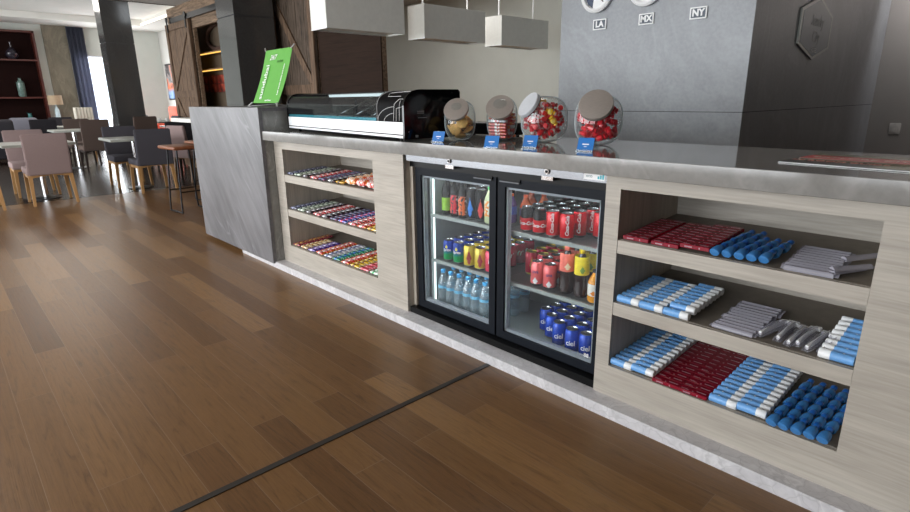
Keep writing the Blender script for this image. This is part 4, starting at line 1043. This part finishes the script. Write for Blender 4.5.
# ------------------------------------------------------------------ lamps above the bar
def pendants():
    names = ['nearer the counter front', 'middle of the three in its row', 'deepest of the three in its row']
    for i, (y0, y1, xc) in enumerate(((1.06,1.96,-4.875), (2.345,3.29,-5.015), (3.63,4.56,-5.06))):
        z0, z1 = 1.9, 2.245
        t = empty('pendant_lamp', (xc,y0,z0), (0,0,0), 'long white box-shaped pendant lamp above the bar, '+names[i], 'pendant lamp', 'box pendants above the bar')
        w, d, h = .140, y1-y0, z1-z0
        s = MB(); th = .008
        s.box((-w,0,0), (w,th,h)); s.box((-w,d-th,0), (w,d,h)); s.box((-w,th,0), (-w+th,d-th,h)); s.box((w-th,th,0), (w,d-th,h)); s.box((-w+th,th,h-.01), (w-th,d-th,h))
        obj('shade', s, mat('lamp_shade_white', (232,232,226), .75, 0, .03), t)
        q = MB(); q.box((-w+.03,.05,.012), (w-.03,d-.05,.022)); obj('diffuser', q, mat('lamp_diffuser', (235,232,222), .6), t)
        tr = MB(); tr.box((-w-.002,-.003,-.004), (w+.002,.006,.006)); obj('edge_trim', tr, M_white, t)
        for y in (.10, d-.16):
            c = MB(); c.tube([(0,y,h), (0,y,2.95-z0)], .009, 8); obj('suspension_rod', c, M_white, t)
pendants()
# ------------------------------------------------------------------ signs on the stone block
def signs():
    for city, x, lab in (('LA',-2.85,'small framed LA plate under the clock near the block edge'), ('MX',-2.42,'small framed MX plate under the second clock'), ('NY',-2.00,'small framed NY plate nearest the stone corner')):
        t = empty('city_plate', (x,2.6,1.862), (0,0,0), lab.replace('nearest the', 'by the'), 'plate', 'city plates under the clocks')
        b = MB(); b.box((-.064,-.012,-.042), (.064,-.001,.042)); obj('plate_frame', b, M_white, t)
        b = MB(); b.box((-.054,-.0128,-.033), (.054,-.0121,.033)); p = obj('plate_face', b, mat('plate_slate', (62,72,86), .4), t)
        obj('lettering', text_mesh(city, .066, .0008, 0, 1.0, None, False, .003), M_white, p, (0,-.0135,0))
    for x, z, lab, hand in ((-2.885,2.105,'white rimmed wall clock above the LA plate', 2.4), (-2.435,2.105,'white rimmed wall clock above the MX plate', -2.2)):
        t = empty('wall_clock', (x,2.6,z), (0,0,0), lab, 'clock', 'world clocks on the stone block')
        Rm = Matrix.Rotation(PI/2, 4, 'X')
        b = MB(); b.lathe([(.145,0), (.150,.01), (.150,.035), (.135,.045), (.118,.040), (.118,.012)], 40, mtx=Rm, caps=False); obj('rim', b, M_white, t)
        b = MB(); b.lathe([(0,.006), (.12,.006), (.12,.013), (0,.013)], 40, mtx=Rm); f = obj('dial', b, M_white, t)
        if hand > 0:
            b = MB(); b.prism([(-.112,.035), (-.03,.01), (-.042,-.108), (-.085,-.075), (-.106,-.04)], 'y', -.0138, -.0131); obj('night_sector', b, mat('dial_slate', (40,58,88), .3), f)
        for a, l in ((hand, .09), (hand+1.9, .06)):
            h = MB(); h.tube([(0,-.018,0), (l*math.sin(a),-.018,l*math.cos(a))], .004, 6); obj('hand', h, M_black, f)
    # hexagonal sign on the dark side of the block
    t = empty('hexagonal_sign', (-1.6,3.99,1.80), (0,0,0), 'hexagonal slate sign with script lettering on the dark stone face', 'sign')
    k = [(.44,.14), (0,.27), (-.44,.14), (-.44,-.13), (0,-.24), (.44,-.13)]
    k2 = [(a*.90, b*.90) for a, b in k]
    b = MB(); b.prism(k, 'x', .001, .016); obj('sign_frame', b, mat('sign_pale_frame', (176,180,176), .4, .3), t)
    b = MB(); b.prism(k2, 'x', .0161, .018); p = obj('sign_face', b, mat('sign_slate', (70,84,98), .35), t)
    g = mat('sign_print', (120,126,130), .5)
    for body, size, z, sh in (('Sundry', .135, .07, .25), ('City', .135, -.055, .25), ('HOTEL', .055, -.165, 0)):
        obj('lettering', text_mesh(body, size, .0006, sh, .95), g if size > .1 else M_white, p, (.0188,0,z), (0,0,PI/2))
    t = empty('light_switch', (-1.33,6.71,.86), (0,0,0), 'small pale light switch on the grey office wall', 'switch')
    b = MB(); b.box((-.055,-.01,-.065), (.055,-.001,.065), .004, 2); obj('switch_plate', b, mat('switch_pale', (190,186,182), .5), t)
    b = MB(); b.box((-.02,-.014,-.035), (.02,-.0101,.035)); obj('rocker', b, MATS['switch_pale'], t)
signs()
# ------------------------------------------------------------------ barn doors, niche, far wall
def barn():
    rail = empty('sliding_door_rail', (-9.5,1.945,2.71), (0,0,0), 'black steel sliding door rail running above the barn door', 'rail')
    b = MB(); b.box((-2.2,-.012,-.045), (.3,.012,.045)); obj('track_bar', b, M_blackmetal, rail)
    b = MB(); b.box((-2.24,-.02,-.04), (-2.201,.02,.06)); obj('end_stop', b, M_black, rail)
    for nm, x0, x1, mm, lab, hang in (('barn_door',-12.03,-10.78,M_barn,'brown wooden barn door hanging from the black rail by the niche',True), ('barn_door',-7.62,-6.52,M_barn2,'weathered wooden barn door with diagonal brace behind the green banner',False)):
        w = x1-x0; t = empty(nm, (x0,1.962,.04), (0,0,0), lab, 'barn door', 'barn doors')
        b = MB()
        n = 5
        for i in range(n): b.box((w*i/n+.004,-.012,0), (w*(i+1)/n-.004,.018,2.62))
        obj('plank_field', b, mm, t)
        fr = MB(); f = .11
        fr.box((0,-.034,0), (f,-.0121,2.62)); fr.box((w-f,-.034,0), (w,-.0121,2.62)); fr.box((f,-.034,0), (w-f,-.0121,f)); fr.box((f,-.034,2.62-f), (w-f,-.0121,2.62)); fr.box((f,-.034,1.30), (w-f,-.0121,1.42))
        obj('door_frame', fr, MATS['barn_wood'], t)
        for (xa, za, xb, zb) in ((f,2.50,w-f,1.44), (f,1.28,w-f,.12)) if not hang else ((f,1.44,w-f,2.50), (f,1.28,w-f,.12)):
            d = Vector((xb-xa, zb-za)).normalized(); nn = Vector((-d.y, d.x))*.05
            br = MB(); br.prism([(xa+nn.x,za+nn.y), (xb+nn.x,zb+nn.y), (xb-nn.x,zb-nn.y), (xa-nn.x,za-nn.y)], 'y', -.033, -.0122); obj('diagonal_brace', br, MATS['barn_wood'], t)
        if hang:
            for x in (.16, w-.10):
                h = MB(); h.box((x-.025,-.05,2.48), (x+.025,-.036,2.70)); h.lathe([(0,0), (.05,0), (.05,.015), (0,.015)], 16, mtx=Matrix.Translation((x,-.036,2.70)) @ Matrix.Rotation(PI/2,4,'X')); obj('strap_hanger', h, M_blackmetal, t)
    # buffet niche seen through the opening
    s = tag(obj('niche_shelf', MB().box((-11.6,2.14,2.085), (-8.0,2.359,2.11)), mat('niche_shelf_wood', (112,82,48), .5)), 'upper glowing wooden shelf in the buffet niche', 'shelf', 'niche shelves')
    s = tag(obj('niche_shelf', MB().box((-11.25,2.14,1.80), (-8.0,2.359,1.825)), MATS['niche_shelf_wood']), 'lower glowing wooden shelf in the buffet niche', 'shelf', 'niche shelves')
    g = emit('shelf_strip_glow', (255,196,96), 1.6)
    tag(obj('shelf_strip_lamp', MB().box((-11.6,2.12,2.07), (-8.0,2.139,2.086)), g), 'amber light strip under the upper niche shelf', 'light', 'niche light strips')
    tag(obj('shelf_strip_lamp', MB().box((-11.25,2.12,1.785), (-8.0,2.139,1.80)), g), 'amber light strip under the lower niche shelf', 'light', 'niche light strips')
    t = MB(); pts = [(-10.55+.46*math.cos(a*2*PI/28), 2.31, 2.37+.20*math.sin(a*2*PI/28)) for a in range(28)]
    t.tube(pts, .035, 8, True); tag(obj('twig_wreath', t, mat('twig_brown', (70,46,34), .8, var=.4)), 'dark round twig wreath hanging in the buffet niche', 'wreath')
    # food pictures: six panels of red fruit
    fm, nt, out = nt_new('red_fruit_print')
    v = nd(nt, 'ShaderNodeTexVoronoi'); v.inputs['Scale'].default_value = 6.0; nt.links.new(coords(nt), v.inputs['Vector'])
    bsdf(nt, out, ramp(nt, v.outputs['Distance'], [(.0, lin((196,110,80))), (.35, lin((140,50,38))), (.75, lin((40,14,12)))]), .5)
    for i in range(3):
        for k in range(2):
            x = -11.57+.43*i; z = 1.43+.155*k
            q = empty('fruit_picture', (x,2.352,z), (0,0,0), f'red fruit picture panel, {"lower" if k == 0 else "upper"} row, {ORD[i]} from the niche corner', 'picture', 'fruit picture panels in the niche')
            obj('print_face', MB().box((0,-.012,0), (.415,-.003,.145)), fm, q); 
            e = MB(); e.box((-.004,-.010,-.004), (.419,.006,0)); e.box((-.004,-.010,.145), (.419,.006,.149)); obj('panel_edge', e, M_black, q)
    tag(obj('niche_counter', MB().box((-10.7,2.08,.0), (-7.8,2.35,1.0), .01, 1), mat('niche_counter_dark', (40,36,34), .4)), 'dark buffet counter standing inside the niche', 'counter')
barn()
def sheer(name, rgb):
    m, nt, out = nt_new(name)
    d = nd(nt, 'ShaderNodeBsdfDiffuse'); d.inputs['Color'].default_value = (*lin(rgb), 1)
    t = nd(nt, 'ShaderNodeBsdfTranslucent'); t.inputs['Color'].default_value = (*lin(tuple(min(255, v+50) for v in rgb)), 1)
    ms = nd(nt, 'ShaderNodeMixShader'); ms.inputs[0].default_value = .5
    nt.links.new(d.outputs[0], ms.inputs[1]); nt.links.new(t.outputs[0], ms.inputs[2]); nt.links.new(ms.outputs[0], out.inputs['Surface'])
    return m
def far_wall():
    X = -19.3
    struct('trim_4', MB().box((X,1.02,0), (X+.05,1.57,3.3)), M_pil, 'brown stone pilaster strip beside the window curtain')
    # shelf unit
    t = empty('shelf_unit', (X,.30,0), (0,0,0), 'dark red wooden shelf unit built against the far dining wall', 'shelf unit')
    wd = mat('dark_red_wood', (74,28,20), .4, 0, .25, 8, (6,6,.8)); wb = mat('dark_red_back', (24,8,6), .85, spec=.1)
    y0, y1 = -1.2, .50
    b = MB(); b.box((.01,y0,.1), (.04,y1,3.1)); obj('back_board', b, wb, t)
    b = MB(); b.box((.01,y1-.05,0), (.34,y1,3.1)); obj('side_board', b, wd, t)
    b = MB(); b.box((.01,y0,0), (.34,y0+.05,3.1)); obj('side_board', b, wd, t)
    b = MB(); b.box((.01,y0,3.05), (.34,y1,3.1)); obj('top_board', b, wd, t)
    for z in (.55, 1.43, 2.38): b = MB(); b.box((.04,y0+.05,z-.04), (.33,y1-.05,z)); obj('shelf', b, wd, t)
    b = MB(); b.box((.05,y0+.05,.1), (.34,y1-.05,.51)); obj('base_cabinet', b, wb, t)
    def vase(nm, y, z, prof, m, lab):
        v = MB(); v.lathe(prof, 20); o = obj(nm, v, m, None, (X+.2,y,z)); tag(o, lab, 'vase', 'vases on the dark red shelves'); return o
    vg = mat('smoke_glass', (40,36,44), .1, 0, .1, coat=.5)
    vase('bottle_vase', .26, 2.381, [(.08,0), (.14,.08), (.15,.15), (.09,.24), (.03,.30), (.02,.40), (.03,.43)], vg, 'round dark bottle vase on the upper dark red shelf')
    vase('bottle_vase', .30, 1.431, [(.07,0), (.09,.03), (.09,.36), (.04,.42), (.03,.46), (.04,.48)], mat('pale_green_glaze', (92,112,106), .15, 0, .3), 'tall pale green bottle vase on the middle dark red shelf')
    vase('bottle_vase', .36, .551, [(.07,0), (.12,.08), (.12,.22), (.05,.32), (.04,.44), (.06,.46)], mat('teal_glaze', (60,110,110), .15, 0, .2), 'dark teal vase on the lowest dark red shelf')
    # curtain
    c = MB(); n = 40; pts = [(X+.16+.035*math.sin(i*1.9), 1.56+.40*i/n) for i in range(n+1)]
    poly = pts+[(x+.012, y) for x, y in pts[::-1]]
    c.prism(poly, 'z', .05, 3.28, True); cu = obj('curtain', c, sheer('slate_curtain', (100,102,116))); tag(cu, 'slate blue pleated curtain hanging beside the tall far window', 'curtain')
    # framed picture on the side wall
    t = empty('framed_picture', (-18.55,3.94,1.84), (0,0,0), 'black framed abstract picture in orange and blue on pale wall', 'picture')
    b = MB(); b.box((-.42,-.03,-.52), (.42,-.002,.52)); obj('frame', b, M_black, t)
    pm, nt, out = nt_new('abstract_print'); v = coords(nt); n = noise(nt, v, 2.2, 3, .5, 1.0)
    sp = nd(nt, 'ShaderNodeSeparateXYZ'); nt.links.new(v, sp.inputs[0])
    base = ramp(nt, n, [(.40, lin((60,56,60))), (.5, lin((150,150,150))), (.56, lin((226,120,80))), (.66, lin((70,66,70)))])
    mr = nd(nt, 'ShaderNodeMapRange'); mr.inputs['From Min'].default_value = -.18; mr.inputs['From Max'].default_value = -.30; nt.links.new(sp.outputs['Z'], mr.inputs['Value'])
    bsdf(nt, out, mix(nt, mr.outputs[0], base, ramp(nt, n, [(.45, lin((70,110,170))), (.6, lin((150,180,215)))])), .5)
    b = MB(); b.box((-.38,-.034,-.48), (.38,-.0301,.48)); obj('print', b, pm, t)
    # table lamp on a console
    t = empty('console_table', (-18.62,.95,0), (0,0,0), 'dark console table under the lamp by the far wall', 'console table')
    b = MB(); b.box((-.25,-.35,.74), (.25,.35,.78), .005, 1); obj('table_top', b, M_veneer, t)
    for x in (-.22,.22):
        for y in (-.32,.32): b = MB(); b.box((x-.02,y-.02,0), (x+.02,y+.02,.739)); obj('leg', b, M_blackmetal, t)
    t = empty('table_lamp', (-18.62,.92,.781), (0,0,0), 'table lamp with wide beige shade standing by the pilaster', 'lamp')
    b = MB(); b.lathe([(.07,0), (.08,.01), (.06,.06), (.05,.30), (.02,.38), (.012,.45)], 18); obj('lamp_base', b, mat('pale_blue_ceramic', (190,205,212), .2), t)
    b = MB(); b.lathe([(.17,.44), (.165,.68)], 28, caps=False); b.lathe([(.166,.44), (.161,.68)], 28, caps=False); obj('lamp_shade', b, mat('beige_shade', (170,148,122), .8, 0, .05), t)
far_wall()
# ------------------------------------------------------------------ furniture
OAK = mat('oak_legs', (176,134,86), .45, 0, .15, 10, (10,10,1)); WAL = mat('walnut_legs', (120,84,52), .45, 0, .15, 10, (10,10,1)); DARKLEG = mat('dark_wood_legs', (44,34,30), .45)
def fabric(name, rgb): return mat(name, rgb, .95, 0, .10, 160, bump=.15, spec=.2)
F_MAUVE, F_DARK, F_BROWN, F_GREY, F_WHITE, F_CHAR = fabric('mauve_fabric', (144,125,123)), fabric('charcoal_fabric', (80,78,85)), fabric('brown_fabric', (92,78,72)), fabric('grey_fabric', (104,103,112)), fabric('white_slipcover', (214,208,196)), fabric('near_black_fabric', (46,44,48))
def chair(x, y, rz, fab, legm, label, group, H=.90):
    """upholstered dining chair; its back stands on the local +X side"""
    t = empty('dining_chair', (x,y,0), (0,0,rz), label, 'chair', group)
    b = MB(); b.box((-.25,-.245,.385), (.225,.245,.475), .02, 2); obj('seat', b, fab, t)
    k = bmesh.new(); m = MB()
    prof = [(.185,.40), (.265,.385), (.285,.62), (.310,H-.02), (.298,H), (.262,H-.005), (.236,.62)]
    m.prism(prof, 'y', -.235, .235); bmesh.ops.bevel(m.bm, geom=list(m.bm.edges), offset=.012, segments=2, affect='EDGES'); k.free()
    for f in m.bm.faces: f.smooth = True
    obj('backrest', m, fab, t)
    a = MB(); n = 8
    for yy in (0,):
        low = [(-.225+.45*i/n, .345+.032*math.sin(PI*i/n)) for i in range(n+1)]
        a.prism(low+[(.225,.384), (-.225,.384)], 'x', .205, .235); a.prism(low+[(.225,.384), (-.225,.384)], 'x', -.235, -.205)
    for s in (-1, 1): a.box((-.205, s*.215-.012, .345), (.205, s*.215+.012, .384))
    obj('apron', a, legm, t)
    for sx, sy in ((1,1), (1,-1), (-1,1), (-1,-1)):
        l = MB(); x0, y0 = sx*.215, sy*.215; x1, y1 = sx*.235+(.02 if sx > 0 else 0), sy*.232
        A = [l.bm.verts.new((x1+dx*.015, y1+dy*.015, 0)) for dx, dy in ((-1,-1),(1,-1),(1,1),(-1,1))]; B = [l.bm.verts.new((x0+dx*.022, y0+dy*.022, .383)) for dx, dy in ((-1,-1),(1,-1),(1,1),(-1,1))]
        for i in range(4): l.bm.faces.new((A[i], A[(i+1) % 4], B[(i+1) % 4], B[i]))
        l.bm.faces.new(A[::-1]); l.bm.faces.new(B); obj('leg', l, legm, t)
    return t
STONE = mat('pale_table_stone', (176,178,172), .3, 0, .08, 14)
def table(x, y, wx, wy, label, h=.755, top=None):
    t = empty('pedestal_table', (x,y,0), (0,0,0), label, 'table', 'pedestal tables in the dining area')
    b = MB(); b.box((-wx/2,-wy/2,h-.035), (wx/2,wy/2,h), .004, 1); obj('table_top', b, top or STONE, t)
    b = MB(); b.lathe([(.035,.012), (.035,h-.035)], 16); obj('pedestal', b, M_chrome, t)
    b = MB(); b.lathe([(.18,0), (.18,.008), (.06,.016), (.036,.02)], 28); obj('base_plate', b, M_blackmetal, t)
def furniture():
    G = 'upholstered dining chairs'
    chair(-8.945,-.73, 0, F_MAUVE, OAK, 'mauve dining chair with oak legs, its back turned, at dark floor edge', G)
    chair(-9.07,.55, 0, F_DARK, OAK, 'charcoal dining chair with oak legs, its back turned, beside the bar stools', G)
    chair(-9.92,-.78, PI, F_MAUVE, OAK, 'mauve dining chair facing out across the first table', G)
    chair(-9.93,.45, PI, F_DARK, OAK, 'charcoal dining chair facing out across the second table', G)
    chair(-8.93,-1.50, 0, F_BROWN, OAK, 'dining chair at the picture edge with only its oak leg showing', G)
    table(-9.42,-.74, .78, .80, 'pale topped pedestal table between the two mauve chairs')
    table(-9.48,.46, .74, .76, 'pale topped pedestal table between the two charcoal chairs')
    chair(-12.68,.55, 0, F_BROWN, DARKLEG, 'large brown dining chair with dark legs before the pale window glare', G, .96)
    chair(-14.05,.58, PI, F_BROWN, DARKLEG, 'brown dining chair facing out behind the larger brown chair', G, .94)
    table(-13.35,.35, .80, .75, 'pale topped pedestal table between the brown chairs')
    chair(-14.95,.02, .1, F_CHAR, DARKLEG, 'near black dining chair before the dark red shelf unit', G, .94)
    chair(-16.1,.62, PI, F_CHAR, DARKLEG, 'near black dining chair facing out beside the far pale table', G, .94)
    table(-15.5,.32, .7, .7, 'farthest small pale topped pedestal table before the shelf unit')
    chair(-13.0,1.44, .25, F_BROWN, OAK, 'brown dining chair with its back turned at foot of black column', G, .985)
    chair(-14.3,1.15, PI/2+.3, F_BROWN, OAK, 'brown dining chair seen sideways by the window glare', G, .93)
    chair(-12.0,1.60, PI*.5, F_DARK, DARKLEG, 'charcoal dining chair seen sideways near the barn door', G, 1.0)
    chair(-10.35,1.50, PI, F_CHAR, DARKLEG, 'near black dining chair half hidden by the charcoal chair', G, .93)
    table(-13.3,2.45, .9, .8, 'pale topped pedestal table near the framed picture')
    table(-15.6,2.75, 1.5, .8, 'long pale table with white cups under the framed picture', .80, mat('dark_table_stone', (110,112,108), .3))
    chair(-9.72,1.40, -PI*.42, F_MAUVE, WAL, 'mauve dining chair with walnut legs half hidden by the stone bar', G)
    chair(-15.9,2.05, PI/2, F_GREY, DARKLEG, 'grey dining chair beside the long pale table', G, .95)
    # cups on the long table
    def mk_cup():
        t = empty('coffee_cup', cat='cup')
        b = MB(); b.lathe([(.03,0), (.036,.01), (.042,.07), (.039,.07), (.033,.012), (0,.010)], 16); obj('cup_body', b, M_white, t)
        b = MB(); b.tube([(.040,0,.055), (.062,0,.050), (.062,0,.025), (.036,0,.018)], .005, 6); obj('handle', b, M_white, t)
        return t
    K = Kind(mk_cup, 'white cups on the long table')
    for i, x in enumerate((-16.05,-15.75,-15.4)): K.put((x,2.55+.08*i,.801), (0,0,i), f'small white cup on the long pale table, {ORD[i]} from the window wall')
    # wooden caddy on the second table
    t = empty('condiment_caddy', (-9.30,.72,.756), (0,0,.2), 'small orange wooden caddy on the table between charcoal chairs', 'caddy')
    b = MB(); b.box((-.07,-.05,0), (.07,.05,.008)); b.box((-.07,-.05,.008), (.07,-.042,.07)); b.box((-.07,.042,.008), (.07,.05,.07)); b.box((-.07,-.042,.008), (-.062,.042,.07)); b.box((.062,-.042,.008), (.07,.042,.07)); obj('tray', b, mat('caddy_wood', (196,130,62), .5), t)
    b = MB(); b.box((-.055,-.035,.0081), (.0,.035,.10)); obj('red_sachets', b, mat('sachet_red', (160,40,40), .5), t)
    # armchairs and sofa
    def tub(x, y, rz, fab, label, cat, nm, w=.72, H=.93):
        t = empty(nm, (x,y,0), (0,0,rz), label, cat)
        b = MB(); b.box((-.34,-w/2+.12,.12), (.25,w/2-.12,.46), .04, 2); obj('seat', b, fab, t)
        b = MB(); b.box((.22,-w/2,.12), (.40,w/2,H), .06, 3); obj('backrest', b, fab, t)
        for s in (-1, 1): b = MB(); b.box((-.34, s*(w/2-.06)-.06, .12), (.26, s*(w/2-.06)+.06, .66), .05, 3); obj('arm', b, fab, t)
        for sx in (-.28,.32):
            for sy in (-w/2+.08, w/2-.08): b = MB(); b.lathe([(.018,0), (.025,.119)], 10, c=(sx,sy,0)); obj('leg', b, DARKLEG, t)
    tub(-16.95,-.08, 2.9, F_GREY, 'rounded grey armchair before the dark red shelf unit', 'armchair', 'armchair', .56)
    tub(-15.55,-1.02, PI*.97, F_CHAR, 'near black sofa at the edge by the shelf unit', 'sofa', 'sofa', 1.3)
    tub(-17.4,3.35, -PI/2+PI, mat('coral_fabric', (214,106,84), .9, 0, .05), 'coral red sofa under the framed picture', 'sofa', 'sofa', 1.5, 1.14)
    # tall white slipcovered chairs
    for x, y, lab in ((-17.35,1.15,'white slipcovered high chair between the table lamp and the far window'),):
        t = empty('slipcovered_chair', (x,y,0), (0,0,.45), lab, 'chair')
        b = MB(); b.box((-.24,-.22,.02), (.20,.22,.50), .03, 2); obj('seat_skirt', b, F_WHITE, t)
        pts = [(.20+.012*math.sin(k*1.3), -.23+.46*k/20) for k in range(21)]
        b = MB(); b.prism(pts+[(.27+.010*math.sin(k*1.7), -.23+.46*k/20) for k in range(20,-1,-1)], 'z', .02, 1.15, True); obj('backrest', b, F_WHITE, t)
    # high table and stools beside the bar
    t = empty('high_table', (-6.72,.78,0), (0,0,0), 'high white topped table behind the bar stools', 'table')
    b = MB(); b.box((-.72,-.36,1.03), (.72,.36,1.075), .004, 1); obj('table_top', b, mat('white_table_top', (222,222,216), .35, 0, .03), t)
    for x in (-.25,.50):
        b = MB(); b.lathe([(.035,.012), (.035,1.03)], 14, c=(x,0,0)); obj('pedestal', b, M_blackmetal, t)
        b = MB(); b.lathe([(.22,0), (.22,.008), (.05,.018)], 24, c=(x,0,0)); obj('base_plate', b, M_blackmetal, t)
    leather = mat('tan_leather', (126,74,46), .4, 0, .14, 18)
    def stool(x, y, rz, label):
        t = empty('bar_stool', (x,y,0), (0,0,rz), label, 'stool', 'leather bar stools')
        b = MB(); b.box((-.24,-.19,.735), (.24,.19,.775), .018, 3); obj('seat', b, leather, t)
        for sx in (-1, 1):
            for sy in (-1, 1):
                l = MB(); l.tube([(sx*.13, sy*.12, .736), (sx*.17, sy*.165, .014)], .0095, 8); obj('leg', l, M_blackmetal, t)
        for s in (-1, 1):
            l = MB(); l.tube([(-.17, s*.165, .012), (.17, s*.165, .012)], .0095, 8); obj('floor_runner', l, M_blackmetal, t)
            l = MB(); l.tube([(s*.159, -.150, .25), (s*.159, .150, .25)], .008, 8); obj('footrest', l, M_blackmetal, t)
        return t
    stool(-6.97,.36, .08, 'tan leather bar stool with black wire legs beside the stone bar')
    stool(-7.55,.86, .2, 'tan leather bar stool behind the nearer stool by the high table')
furniture()
SC.view_settings.view_transform = 'Standard'; SC.view_settings.look = 'None'
SC.view_settings.gamma = 1; SC.view_settings.use_curve_mapping = False
SC.view_settings.exposure = .0
SC.cycles.max_bounces = 7; SC.cycles.transparent_max_bounces = 24; SC.cycles.use_denoising = True
SC.cycles.sample_clamp_indirect = 4.0; SC.cycles.caustics_reflective = False; SC.cycles.caustics_refractive = False
